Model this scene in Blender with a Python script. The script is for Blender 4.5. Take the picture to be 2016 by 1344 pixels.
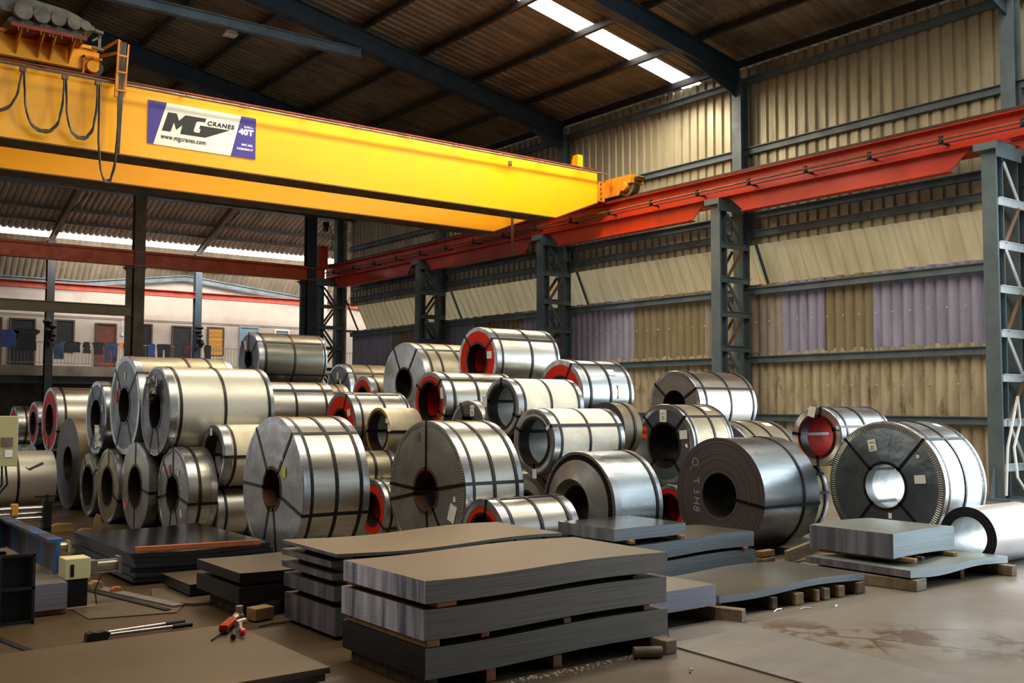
import bpy, bmesh, math, random
from mathutils import Vector, Matrix
for o in list(bpy.data.objects): bpy.data.objects.remove(o)
S = bpy.context.scene
COL = S.collection
RND = random.Random(7)
PI = math.pi
# ------------------------------------------------------------------ camera
cd = bpy.data.cameras.new('camera'); cam = bpy.data.objects.new('camera', cd); COL.objects.link(cam)
cd.sensor_width = 36.0; cd.lens = 2014.18 / 2016 * 36.0; cd.clip_end = 300; cd.clip_start = .05
Rv = Vector((0.79658, -0.60453, 0.00303)); Uv = Vector((-0.03926, -0.04672, 0.99814)); Fv = Vector((0.60326, 0.79521, 0.06095))
mw = Matrix((Rv, Uv, -Fv)).transposed().to_4x4(); mw.translation = (0, 0, 1.6)
cam.matrix_world = mw
S.camera = cam
# ------------------------------------------------------------------ colour management, sky, daylight
S.view_settings.view_transform = 'Standard'; S.view_settings.look = 'None'
S.view_settings.gamma = 1.0; S.view_settings.use_curve_mapping = False
S.view_settings.exposure = 0.3
W = bpy.data.worlds.new('sky'); S.world = W; W.use_nodes = True
bg = W.node_tree.nodes['Background']; bg.inputs[0].default_value = (.84, .93, 1.0, 1); bg.inputs[1].default_value = .85

def area_light(name, loc, rot, sx, sy, power, color):
    l = bpy.data.lights.new(name, 'AREA'); l.shape = 'RECTANGLE'; l.size = sx; l.size_y = sy; l.energy = power; l.color = color
    o = bpy.data.objects.new(name, l); COL.objects.link(o); o.location = loc; o.rotation_euler = rot
    return o
# daylight through the doorway on the right side of the hall, nearer than the first tower
area_light('doorway_daylight', (18.6, 3.6, 3.0), (0, math.radians(90), 0), 6.0, 7.0, 1900, (.80, .92, 1.0))
# daylight under the roof lights
area_light('roof_daylight_near', (3.0, 4.6, 9.6), (0, 0, 0), 22, 1.4, 230, (1.0, .84, .62))
area_light('roof_daylight_mid', (6.0, 8.0, 9.6), (0, 0, 0), 18, 1.2, 620, (1.0, .84, .62))
area_light('roof_daylight_far', (12.0, 17.0, 9.2), (0, math.radians(4), 0), 11, .6, 750, (1.0, .86, .64))
area_light('far_hall_daylight', (19.0, 43.4, 8.0), (math.radians(25), 0, 0), 18, 1.5, 1300, (1.0, .93, .86))

# ------------------------------------------------------------------ materials
MATS = {}
def hexc(h):
    h = h.lstrip('#'); v = [int(h[i:i+2], 16) / 255 for i in (0, 2, 4)]
    return tuple((x / 12.92 if x <= .04045 else ((x + .055) / 1.055) ** 2.4) for x in v) + (1,)
def N(nt, t, **kw):
    n = nt.nodes.new(t)
    for k, v in kw.items():
        if k == 'ins':
            for a, b in v.items(): n.inputs[a].default_value = b
        else: setattr(n, k, v)
    return n
def mat(name, c1, c2=None, metal=0.0, rough=.6, scale=(3, 3, 3), nscale=1.0, detail=6, lo=.35, hi=.65, bump=0.0, bscale=None, bdist=.01, rvar=.1, emit=None, spec=.5, aniso=0, c3=None, c3scale=None, c3lo=.6, c3hi=.7, coat=0):
    m = bpy.data.materials.new(name); m.use_nodes = True; nt = m.node_tree; L = nt.links
    b = nt.nodes['Principled BSDF']
    b.inputs['Metallic'].default_value = metal; b.inputs['Roughness'].default_value = rough
    b.inputs['Specular IOR Level'].default_value = spec
    if coat: b.inputs['Coat Weight'].default_value = coat; b.inputs['Coat Roughness'].default_value = .25
    C1 = hexc(c1) if isinstance(c1, str) else c1
    C2 = hexc(c2) if isinstance(c2, str) else (c2 or C1)
    tc = N(nt, 'ShaderNodeTexCoord'); mp = N(nt, 'ShaderNodeMapping'); mp.inputs['Scale'].default_value = scale
    L.new(tc.outputs['Object'], mp.inputs[0])
    no = N(nt, 'ShaderNodeTexNoise', ins={'Scale': nscale, 'Detail': detail, 'Roughness': .6}); L.new(mp.outputs[0], no.inputs['Vector'])
    mr = N(nt, 'ShaderNodeMapRange', ins={'From Min': lo, 'From Max': hi}); L.new(no.outputs['Fac'], mr.inputs['Value'])
    mx = N(nt, 'ShaderNodeMix', data_type='RGBA'); mx.inputs['A'].default_value = C1; mx.inputs['B'].default_value = C2
    L.new(mr.outputs[0], mx.inputs['Factor']); col = mx.outputs['Result']
    if c3:
        n3 = N(nt, 'ShaderNodeTexNoise', ins={'Scale': 1.0, 'Detail': 5, 'Roughness': .65}); m3 = N(nt, 'ShaderNodeMapping'); m3.inputs['Scale'].default_value = c3scale or scale; m3.inputs['Location'].default_value = (7, 3, 5)
        L.new(tc.outputs['Object'], m3.inputs[0]); L.new(m3.outputs[0], n3.inputs['Vector'])
        r3 = N(nt, 'ShaderNodeMapRange', ins={'From Min': c3lo, 'From Max': c3hi}); L.new(n3.outputs['Fac'], r3.inputs['Value'])
        x3 = N(nt, 'ShaderNodeMix', data_type='RGBA'); x3.inputs['B'].default_value = hexc(c3); L.new(col, x3.inputs['A']); L.new(r3.outputs[0], x3.inputs['Factor']); col = x3.outputs['Result']
    L.new(col, b.inputs['Base Color'])
    if rvar:
        rr = N(nt, 'ShaderNodeMapRange', ins={'From Min': .3, 'From Max': .7, 'To Min': max(.03, rough - rvar), 'To Max': min(1, rough + rvar)})
        L.new(no.outputs['Fac'], rr.inputs['Value']); L.new(rr.outputs[0], b.inputs['Roughness'])
    if bump:
        nb = N(nt, 'ShaderNodeTexNoise', ins={'Scale': 1.0, 'Detail': 4}); mb = N(nt, 'ShaderNodeMapping'); mb.inputs['Scale'].default_value = bscale or scale
        L.new(tc.outputs['Object'], mb.inputs[0]); L.new(mb.outputs[0], nb.inputs['Vector'])
        bp = N(nt, 'ShaderNodeBump', ins={'Strength': bump, 'Distance': bdist}); L.new(nb.outputs['Fac'], bp.inputs['Height']); L.new(bp.outputs[0], b.inputs['Normal'])
    if emit: b.inputs['Emission Color'].default_value = hexc(emit[0]); b.inputs['Emission Strength'].default_value = emit[1]
    MATS[name] = m
    return m
# coils
mat('galvanised', '#bdbab0', '#97948a', metal=.96, rough=.31, scale=(1.2, 6, 6), bump=.10, bscale=(2, 5, 5), bdist=.02, rvar=.10, c3='#8a8474', c3scale=(9, 3, 3), c3lo=.62, c3hi=.8)
mat('galvanised_cool', '#b4bdc0', '#939c9f', metal=.95, rough=.30, scale=(1.2, 5, 5), bump=.15, bscale=(3, 4, 4), bdist=.02, rvar=.12)
mat('galvanised_dusty', '#a39a82', '#857c66', metal=.75, rough=.42, scale=(1.5, 5, 5), bump=.08, bscale=(2, 5, 5), bdist=.02, c3='#6d6452', c3scale=(10, 4, 4), c3lo=.60, c3hi=.75)
mat('pale_wrap', '#c2beb0', '#aeaa9b', metal=.6, rough=.42, scale=(.7, 3, 3), bump=.04, bdist=.02, c3='#8f8a7c', c3scale=(6, 3, 9), c3lo=.64, c3hi=.74)
mat('white_paper_wrap', '#e6e1d2', '#cfc9b8', metal=0, rough=.5, scale=(3, 3, 3), bump=.45, bscale=(5, 9, 9), bdist=.02, c3='#77705f', c3scale=(4, 4, 4), c3lo=.66, c3hi=.76)
mat('cream_wrap', '#cfc6aa', '#b5aa8c', metal=.15, rough=.5, scale=(3, 3, 3), bump=.3, bscale=(5, 9, 9), bdist=.02)
mat('brown_bare', '#7d7058', '#5f5442', metal=.5, rough=.5, scale=(1.5, 5, 5), bump=.05)
mat('hot_rolled', '#9aa1a5', '#767d80', metal=.97, rough=.29, scale=(.8, 4, 4), bump=.08, bscale=(3, 3, 3), bdist=.02, c3='#7a6a4c', c3scale=(3, 4, 4), c3lo=.62, c3hi=.8)
mat('old_tinted', '#767468', '#55534a', metal=.75, rough=.36, scale=(.6, 5, 5), bump=.08, c3='#8a5a35', c3scale=(.5, 6, 6), c3lo=.63, c3hi=.72)
mat('pinkish_steel', '#b9c0c4', '#c2a9a4', metal=.55, rough=.42, scale=(1, 3, 3), bump=.05)
mat('cover_grey', '#adacaa', '#8c8a87', metal=.7, rough=.30, scale=(2, 2, 2), bump=.30, bscale=(.1, 1.8, 1.8), bdist=.07, rvar=.08)
mat('cover_dark', '#5b5657', '#464243', metal=.6, rough=.36, scale=(2, 2, 2), bump=.35, bscale=(.1, 2.2, 2.2), bdist=.05)
mat('cover_slate', '#596066', '#4a5055', metal=.35, rough=.45, scale=(2, 2, 2), bump=.12, bscale=(.1, 3, 3), bdist=.03)
mat('cover_blue', '#99a3aa', '#6f7a84', metal=.85, rough=.27, scale=(1, 1, 1), bump=.5, bscale=(.1, 1.7, 1.7), bdist=.08, rvar=.06)
mat('cover_red', '#cf2a10', '#b8210d', metal=0, rough=.6, scale=(3, 3, 3), bump=.05, spec=.15)
mat('bore_red', '#ab1708', '#8c1206', metal=0, rough=.7, spec=.05)
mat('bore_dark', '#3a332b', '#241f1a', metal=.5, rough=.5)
mat('bore_steel', '#b4b7b6', '#8f9290', metal=.35, rough=.42)
mat('edge_guard_steel', '#b2b4b6', '#8e9092', metal=.9, rough=.30, scale=(6, 6, 6), bump=.08, bscale=(10, 10, 10), bdist=.01)
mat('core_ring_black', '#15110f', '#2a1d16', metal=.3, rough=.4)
mat('core_ring_rust', '#5a3423', '#3c2318', metal=.2, rough=.6)
mat('strap_black', '#090909', '#121211', metal=.0, rough=.45, spec=.35, rvar=.05)
mat('cream_edge', '#b78f45', '#8e6a2c', rough=.7, bump=.3, bscale=(12, 12, 12))
mat('label_white', '#e4e2dc', '#d0cec6', rough=.6)
mat('label_yellow', '#d9d722', '#c6c41f', rough=.6)
mat('label_orange', '#e2520f', '#d0480c', rough=.6)
mat('ink_black', '#111111'); mat('ink_blue', '#23238c'); mat('chalk', '#8f8580', rough=.9)
# radial teeth on crimped guards, wound-layer rings on bare faces
def polar(name, base, dark, freq, kind, metal, rough):
    m = mat(name, base, base, metal=metal, rough=rough, rvar=.04); nt = m.node_tree; L = nt.links; b = nt.nodes['Principled BSDF']
    tc = N(nt, 'ShaderNodeTexCoord'); sp = N(nt, 'ShaderNodeSeparateXYZ'); L.new(tc.outputs['Object'], sp.inputs[0])
    if kind == 'teeth':
        a = N(nt, 'ShaderNodeMath', operation='ARCTAN2'); L.new(sp.outputs['Y'], a.inputs[0]); L.new(sp.outputs['Z'], a.inputs[1]); src = a.outputs[0]
    else:
        cb = N(nt, 'ShaderNodeCombineXYZ'); L.new(sp.outputs['Y'], cb.inputs[0]); L.new(sp.outputs['Z'], cb.inputs[1])
        ln = N(nt, 'ShaderNodeVectorMath', operation='LENGTH'); L.new(cb.outputs[0], ln.inputs[0]); src = ln.outputs['Value']
    mu = N(nt, 'ShaderNodeMath', operation='MULTIPLY'); mu.inputs[1].default_value = freq; L.new(src, mu.inputs[0])
    if kind == 'teeth':
        sn = N(nt, 'ShaderNodeMath', operation='SINE'); L.new(mu.outputs[0], sn.inputs[0]); h = sn.outputs[0]; lo, hi = -.6, .2
    else:
        nz = N(nt, 'ShaderNodeTexNoise', noise_dimensions='1D', ins={'Scale': 1.0, 'Detail': 8, 'Roughness': .75}); L.new(mu.outputs[0], nz.inputs['W']); h = nz.outputs['Fac']; lo, hi = .35, .7
    mr = N(nt, 'ShaderNodeMapRange', ins={'From Min': lo, 'From Max': hi}); L.new(h, mr.inputs['Value'])
    mx = N(nt, 'ShaderNodeMix', data_type='RGBA'); mx.inputs['A'].default_value = hexc(dark); mx.inputs['B'].default_value = hexc(base); L.new(mr.outputs[0], mx.inputs['Factor'])
    L.new(mx.outputs['Result'], b.inputs['Base Color'])
    bp = N(nt, 'ShaderNodeBump', ins={'Strength': .5, 'Distance': .006}); L.new(h, bp.inputs['Height']); L.new(bp.outputs[0], b.inputs['Normal'])
    return m
polar('guard_teeth', '#b4b6b6', '#4d4f50', 170, 'teeth', .8, .32)
polar('wound_face', '#6d6260', '#2f2829', 60, 'rings', .35, .45)
polar('wound_face_black', '#2b2b2d', '#141416', 60, 'rings', .5, .35)
# building
mat('cladding', '#aea78f', '#9b947d', metal=.35, rough=.5, scale=(1, 3, .5), c3='#5d573f', c3scale=(1, 1.5, .5), c3lo=.58, c3hi=.8)
mat('awning_metal', '#f0dcb2', '#d9c496', metal=.1, rough=.45, scale=(1, 4, .5))
def translucent(name, amount):
    m = MATS[name]; nt = m.node_tree; L = nt.links; b = nt.nodes['Principled BSDF']; out = [n for n in nt.nodes if n.type == 'OUTPUT_MATERIAL'][0]
    tr = N(nt, 'ShaderNodeBsdfTranslucent'); L.new(b.inputs['Base Color'].links[0].from_socket, tr.inputs['Color'])
    mx = N(nt, 'ShaderNodeMixShader'); mx.inputs[0].default_value = amount; L.new(b.outputs[0], mx.inputs[1]); L.new(tr.outputs[0], mx.inputs[2]); L.new(mx.outputs[0], out.inputs['Surface'])
translucent('awning_metal', .36)
mat('roof_metal', '#8d8068', '#6f634e', metal=.3, rough=.55, scale=(.5, 3, 1), c3='#37302a', c3scale=(.6, .4, 1), c3lo=.5, c3hi=.75)
mat('cement_dirty', '#b8ac92', '#978b72', rough=.85, scale=(1, 6, 1.2), c3='#4c4131', c3scale=(1, 5, 1.6), c3lo=.55, c3hi=.75)
mat('cement_olive', '#8f8468', '#7d7259', rough=.85, scale=(1, 5, 1))
mat('cement_mauve', '#9b9ab2', '#8a899f', rough=.85, scale=(1, 5, .8), c3='#5d5a66', c3scale=(1, 8, .7), c3lo=.6, c3hi=.8)
mat('cement_pale', '#a79d93', '#8f8478', rough=.85, scale=(1, 6, 1), c3='#b9a25e', c3scale=(1, 3, .3), c3lo=.58, c3hi=.62)
mat('steel_blue', '#5d6d74', '#4b5a61', metal=.1, rough=.5, scale=(2, 2, 2), c3='#5b4a3a', c3scale=(3, 3, 3), c3lo=.66, c3hi=.75)
mat('steel_daylit', '#b9c2c6', '#a3adb2', rough=.45)  # daylight on the right-edge tower's struts and braces put into the colour
mat('steel_blue_dark', '#2b3b45', '#22303a', metal=.1, rough=.55)
mat('steel_brown', '#6b5d4d', '#52463a', rough=.6)
mat('steel_black', '#0f0f0f', '#0a0a0a', rough=.55)
mat('steel_rusty', '#7b5a3c', '#5c4430', rough=.7)
mat('purlin', '#3a342b', '#2a251f', metal=.2, rough=.5)
mat('rail_red', '#c8330c', '#ab280a', rough=.45, scale=(1, 1, 1), c3='#4a2015', c3scale=(2, .6, 2), c3lo=.62, c3hi=.8)
mat('rail_red_pale', '#b34a26', '#943c20', rough=.55)
mat('rail_top', '#3e2b22', '#54382a', metal=.5, rough=.5)
mat('crane_yellow', '#f9ae03', '#f2a403', rough=.38, scale=(.4, .4, .4), spec=.5, c3='#b5780c', c3scale=(2.5, 2, .6), c3lo=.68, c3hi=.85)
mat('crane_orange', '#d8870a', '#b56a0c', rough=.5, c3='#6b2c0c', c3scale=(5, 3, 1.2), c3lo=.55, c3hi=.72)
mat('crane_rust', '#8e2f0e', '#5f1f0b', rough=.6)
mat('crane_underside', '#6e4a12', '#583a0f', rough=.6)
mat('pipe_grey', '#7a7266', '#5f574c', metal=.4, rough=.45)
mat('cable_grey', '#4c463c', '#38332c', rough=.6)
mat('motor_grey', '#6b685c', '#45433c', rough=.6, scale=(4, 4, 4), bump=.2)
mat('sign_cream', '#ece7d6', rough=.4, rvar=0); mat('sign_purple', '#3c2f86', rough=.4, rvar=0); mat('sign_black', '#1c1a18', rough=.4, rvar=0); mat('sign_white', '#eeecf0', rough=.4, rvar=0)
mat('skylight_sheet', '#ffffff', rough=.5, emit=('#fffaf0', 5.0), rvar=0)
mat('side_fill_glow', '#ffffff', rough=.5, emit=('#fff4e6', 2.4), rvar=0)  # glow of the added left-wall panels, a fill for the coil faces
mat('far_skylight_sheet', '#ffffff', rough=.5, emit=('#fff3ea', 5.0), rvar=0)
mat('plaster_white', '#b9aea2', '#a69a8e', rough=.9, scale=(.5, .5, .5), c3='#7b6f66', c3scale=(.5, 1, .25), c3lo=.58, c3hi=.85)
mat('plaster_brown', '#3a2f25', '#2c231b', rough=.9)
mat('plaster_dark', '#2a221a', '#1c1611', rough=.9)  # unseen walls, darkened so less light bounces onto the coil faces
mat('far_roof', '#9a8f7b', '#7d725f', metal=.2, rough=.55, scale=(2, .3, 1), c3='#6b3420', c3scale=(.8, .15, 1), c3lo=.60, c3hi=.68)
mat('beam_orange', '#cf5c34', '#b04a28', rough=.55)
mat('beam_brick', '#a33d24', '#7e2c1a', rough=.55)
mat('slab_concrete', '#6b6254', '#4e463b', rough=.85, scale=(1, 1, 1))
mat('door_brown', '#6b3526', '#58291d', rough=.6); mat('door_dark', '#0a0a0b', '#060606', rough=.6); mat('door_green', '#18211f', '#101614', rough=.6)
mat('door_boards', '#c58d3a', '#a8722a', rough=.7, scale=(1, 1, 9)); mat('door_blue', '#7f93a0', '#6f8492', rough=.5); mat('frame_wood', '#4a3a2c', rough=.7)
mat('cloth_black', '#060608', '#0b0b0e', rough=.9); mat('cloth_denim', '#22324a', '#121d30', rough=.9); mat('cloth_blue', '#1d2c60', '#162350', rough=.9)
mat('cloth_red', '#7a1c18', '#641612', rough=.9); mat('cloth_orange', '#b5691c', '#8f5216', rough=.9); mat('cloth_white', '#c9cdd2', '#aab0b8', rough=.9); mat('cloth_maroon', '#3e1318', '#2b0d11', rough=.9)
# floor
mf = mat('concrete_floor', '#746c60', '#5f574b', rough=.40, scale=(.6, .6, .6), rvar=.14, bump=.12, bscale=(9, 9, 9), bdist=.01, c3='#6a5a45', c3scale=(.9, .9, .9), c3lo=.55, c3hi=.8, spec=.45)
def add_cracks(m):
    nt = m.node_tree; L = nt.links; b = nt.nodes['Principled BSDF']
    src = b.inputs['Base Color'].links[0].from_socket
    tc = N(nt, 'ShaderNodeTexCoord')
    nw = N(nt, 'ShaderNodeTexNoise', ins={'Scale': 2.5, 'Detail': 5}); L.new(tc.outputs['Object'], nw.inputs['Vector'])
    ad = N(nt, 'ShaderNodeMix', data_type='VECTOR'); ad.inputs['Factor'].default_value = .18; L.new(tc.outputs['Object'], ad.inputs['A']); L.new(nw.outputs['Color'], ad.inputs['B'])
    vo = N(nt, 'ShaderNodeTexVoronoi', feature='DISTANCE_TO_EDGE', ins={'Scale': 1.5}); L.new(ad.outputs['Result'], vo.inputs['Vector'])
    ck = N(nt, 'ShaderNodeMapRange', ins={'From Min': .006, 'From Max': .03, 'To Min': 1, 'To Max': 0}); L.new(vo.outputs['Distance'], ck.inputs['Value'])
    # worn strip of broken concrete running past the plate on the floor
    sp = N(nt, 'ShaderNodeSeparateXYZ'); L.new(tc.outputs['Object'], sp.inputs[0])
    d1 = N(nt, 'ShaderNodeMath', operation='MULTIPLY_ADD'); d1.inputs[1].default_value = 1.26; L.new(sp.outputs['X'], d1.inputs[0]); L.new(sp.outputs['Y'], d1.inputs[2])
    d2 = N(nt, 'ShaderNodeMath', operation='SUBTRACT'); d2.inputs[1].default_value = 12.1; L.new(d1.outputs[0], d2.inputs[0])
    d3 = N(nt, 'ShaderNodeMath', operation='ABSOLUTE'); L.new(d2.outputs[0], d3.inputs[0])
    band = N(nt, 'ShaderNodeMapRange', ins={'From Min': .45, 'From Max': 1.0, 'To Min': 1, 'To Max': 0}); L.new(d3.outputs[0], band.inputs['Value'])
    xm = N(nt, 'ShaderNodeMapRange', ins={'From Min': 5.5, 'From Max': 5.9}); L.new(sp.outputs['X'], xm.inputs['Value'])
    bm = N(nt, 'ShaderNodeMath', operation='MULTIPLY'); L.new(band.outputs[0], bm.inputs[0]); L.new(xm.outputs[0], bm.inputs[1])
    cm = N(nt, 'ShaderNodeMath', operation='MULTIPLY'); L.new(ck.outputs[0], cm.inputs[0]); L.new(bm.outputs[0], cm.inputs[1])
    n2 = N(nt, 'ShaderNodeTexNoise', ins={'Scale': 2.2, 'Detail': 8, 'Roughness': .7}); L.new(tc.outputs['Object'], n2.inputs['Vector'])
    dm = N(nt, 'ShaderNodeMapRange', ins={'From Min': .50, 'From Max': .56}); L.new(n2.outputs['Fac'], dm.inputs['Value'])
    dd = N(nt, 'ShaderNodeMath', operation='MULTIPLY'); L.new(dm.outputs[0], dd.inputs[0]); L.new(bm.outputs[0], dd.inputs[1])
    mxm = N(nt, 'ShaderNodeMath', operation='MAXIMUM'); L.new(cm.outputs[0], mxm.inputs[0]); L.new(dd.outputs[0], mxm.inputs[1])
    mx = N(nt, 'ShaderNodeMix', data_type='RGBA'); mx.inputs['B'].default_value = hexc('#4e3a24'); L.new(src, mx.inputs['A']); L.new(mxm.outputs[0], mx.inputs['Factor'])
    L.new(mx.outputs['Result'], b.inputs['Base Color'])
def dim_left_floor(m):       # weaker, warmer light at the left put into the floor colour, with some oil
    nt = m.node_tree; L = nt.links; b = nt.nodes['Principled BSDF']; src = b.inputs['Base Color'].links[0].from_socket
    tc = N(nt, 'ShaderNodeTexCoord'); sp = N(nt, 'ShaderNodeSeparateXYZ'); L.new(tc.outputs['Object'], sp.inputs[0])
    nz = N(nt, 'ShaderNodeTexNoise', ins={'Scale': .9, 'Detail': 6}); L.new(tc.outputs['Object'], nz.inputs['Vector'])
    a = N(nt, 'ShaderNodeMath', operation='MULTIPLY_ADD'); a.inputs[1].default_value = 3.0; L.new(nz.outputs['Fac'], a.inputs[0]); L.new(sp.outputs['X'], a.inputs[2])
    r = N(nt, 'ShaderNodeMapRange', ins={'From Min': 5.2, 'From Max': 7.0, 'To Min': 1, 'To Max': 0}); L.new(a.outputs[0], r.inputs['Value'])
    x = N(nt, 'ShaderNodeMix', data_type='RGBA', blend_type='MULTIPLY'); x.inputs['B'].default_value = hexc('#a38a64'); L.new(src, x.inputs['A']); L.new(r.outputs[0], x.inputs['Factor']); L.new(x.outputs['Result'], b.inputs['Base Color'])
dim_left_floor(mf)
add_cracks(mf)
mat('floor_plate_steel', '#757067', '#615c54', metal=.35, rough=.5, scale=(1, 3, 1), c3='#5b5550', c3scale=(1.5, 3, 1), c3lo=.5, c3hi=.8)
mat('plate_oily', '#5d5240', '#4a4132', metal=.3, rough=.42)
mat('timber', '#8a6a3e', '#6b4f2c', rough=.8, scale=(3, 12, 12)); mat('timber_dark', '#4c3a26', '#33261a', rough=.85, scale=(3, 12, 12)); mat('timber_red', '#a0582a', '#84431f', rough=.7, scale=(3, 14, 14))
mat('timber_grey', '#7c6b55', '#5e503e', rough=.85, scale=(3, 12, 12))
# sheet packs: tops, laminated long sides and sheared ends differ with the way the face looks
def pack_mat(name, top, topb, side, sideb, end, endb, tmetal=.3, trough=.45):
    m = bpy.data.materials.new(name); m.use_nodes = True; nt = m.node_tree; L = nt.links; b = nt.nodes['Principled BSDF']
    tc = N(nt, 'ShaderNodeTexCoord'); sn = N(nt, 'ShaderNodeSeparateXYZ'); L.new(tc.outputs['Normal'], sn.inputs[0])
    def nz(sc, lo, hi, a, bcol, det=6):
        mp = N(nt, 'ShaderNodeMapping'); mp.inputs['Scale'].default_value = sc; L.new(tc.outputs['Object'], mp.inputs[0])
        n = N(nt, 'ShaderNodeTexNoise', ins={'Scale': 1, 'Detail': det, 'Roughness': .6}); L.new(mp.outputs[0], n.inputs['Vector'])
        r = N(nt, 'ShaderNodeMapRange', ins={'From Min': lo, 'From Max': hi}); L.new(n.outputs['Fac'], r.inputs['Value'])
        x = N(nt, 'ShaderNodeMix', data_type='RGBA'); x.inputs['A'].default_value = hexc(a); x.inputs['B'].default_value = hexc(bcol); L.new(r.outputs[0], x.inputs['Factor']); return x.outputs['Result'], n
    ct, nt_ = nz((.9, 1.4, 1), .35, .7, top, topb)
    cs, ns = nz((1.2, 1, 260), .3, .7, side, sideb, 3)
    ce, ne = nz((1, 9, .6), .35, .62, end, endb, 4)
    ax = N(nt, 'ShaderNodeMath', operation='ABSOLUTE'); L.new(sn.outputs['X'], ax.inputs[0]); gx = N(nt, 'ShaderNodeMath', operation='GREATER_THAN'); gx.inputs[1].default_value = .7; L.new(ax.outputs[0], gx.inputs[0])
    gz = N(nt, 'ShaderNodeMath', operation='GREATER_THAN'); gz.inputs[1].default_value = .6; L.new(sn.outputs['Z'], gz.inputs[0])
    x1 = N(nt, 'ShaderNodeMix', data_type='RGBA'); L.new(gx.outputs[0], x1.inputs['Factor']); L.new(cs, x1.inputs['A']); L.new(ce, x1.inputs['B'])
    x2 = N(nt, 'ShaderNodeMix', data_type='RGBA'); L.new(gz.outputs[0], x2.inputs['Factor']); L.new(x1.outputs['Result'], x2.inputs['A']); L.new(ct, x2.inputs['B']); L.new(x2.outputs['Result'], b.inputs['Base Color'])
    def fsel(vt, vs, ve, sock):
        a = N(nt, 'ShaderNodeMix', data_type='FLOAT'); a.inputs['A'].default_value = vs; a.inputs['B'].default_value = ve; L.new(gx.outputs[0], a.inputs['Factor'])
        c = N(nt, 'ShaderNodeMix', data_type='FLOAT'); c.inputs['B'].default_value = vt; L.new(a.outputs['Result'], c.inputs['A']); L.new(gz.outputs[0], c.inputs['Factor']); L.new(c.outputs['Result'], sock)
    fsel(tmetal, .45, .45, b.inputs['Metallic']); fsel(trough, .5, .35, b.inputs['Roughness'])
    bp = N(nt, 'ShaderNodeBump', ins={'Strength': .35, 'Distance': .004}); L.new(ns.outputs['Fac'], bp.inputs['Height']); L.new(bp.outputs[0], b.inputs['Normal'])
    MATS[name] = m
pack_mat('pack_front', '#544631', '#463a28', '#7a736a', '#4c4843', '#ccd0e0', '#565a6c')
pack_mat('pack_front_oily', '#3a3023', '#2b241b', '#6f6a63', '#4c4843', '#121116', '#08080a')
pack_mat('pack_back', '#564832', '#483c29', '#55544f', '#44413c', '#7f7f88', '#494850')
pack_mat('pack_mid', '#676253', '#504d44', '#747e84', '#545d63', '#8b9298', '#5c6166', .55, .3)
pack_mat('pack_glossy', '#5d6163', '#4a4d4e', '#747e84', '#545d63', '#8b9298', '#5c6166', .85, .22)
pack_mat('pack_right', '#848b84', '#6b736e', '#8a989b', '#677578', '#8a8a96', '#5d5d68', .5, .38)
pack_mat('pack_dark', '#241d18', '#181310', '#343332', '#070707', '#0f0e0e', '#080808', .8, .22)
pack_mat('pack_oily', '#4a3f2d', '#3b3224', '#15120f', '#0a0908', '#0e0c0a', '#070605', .4, .4)
pack_mat('pack_violet', '#6b655b', '#6b655b', '#8c8c9c', '#6c6c78', '#8c8c9c', '#6c6c78', .4, .4)
# machine
mat('machine_blue', '#1d4f86', '#153b68', rough=.5, c3='#2c1a12', c3scale=(3, 5, 2), c3lo=.45, c3hi=.55)
mat('machine_teal', '#1d4a5c', '#163b4a', rough=.5); mat('machine_black', '#050505', '#0a0a0a', rough=.6, spec=.25)
mat('box_cream', '#c6c08e', '#b3ac7b', rough=.5, c3='#3a3426', c3scale=(25, 25, 25), c3lo=.66, c3hi=.7)
mat('cabinet_cream', '#a9a374', '#9d976a', rough=.5); mat('cylinder_steel', '#a79f8d', '#857d6c', metal=.6, rough=.35)
mat('polished_bar', '#b9b7b0', '#9b9890', metal=.9, rough=.2); mat('tool_red', '#b8321b', '#96260f', rough=.4); mat('tool_knob', '#c9202a', rough=.35); mat('rubber', '#0c0b0b', rough=.6)
mat('cardboard', '#8f6f45', '#6f5433', rough=.9); mat('plastic_scrap', '#cfd2cf', rough=.4); mat('lamp_glass', '#b9b6a8', rough=.4)

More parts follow.
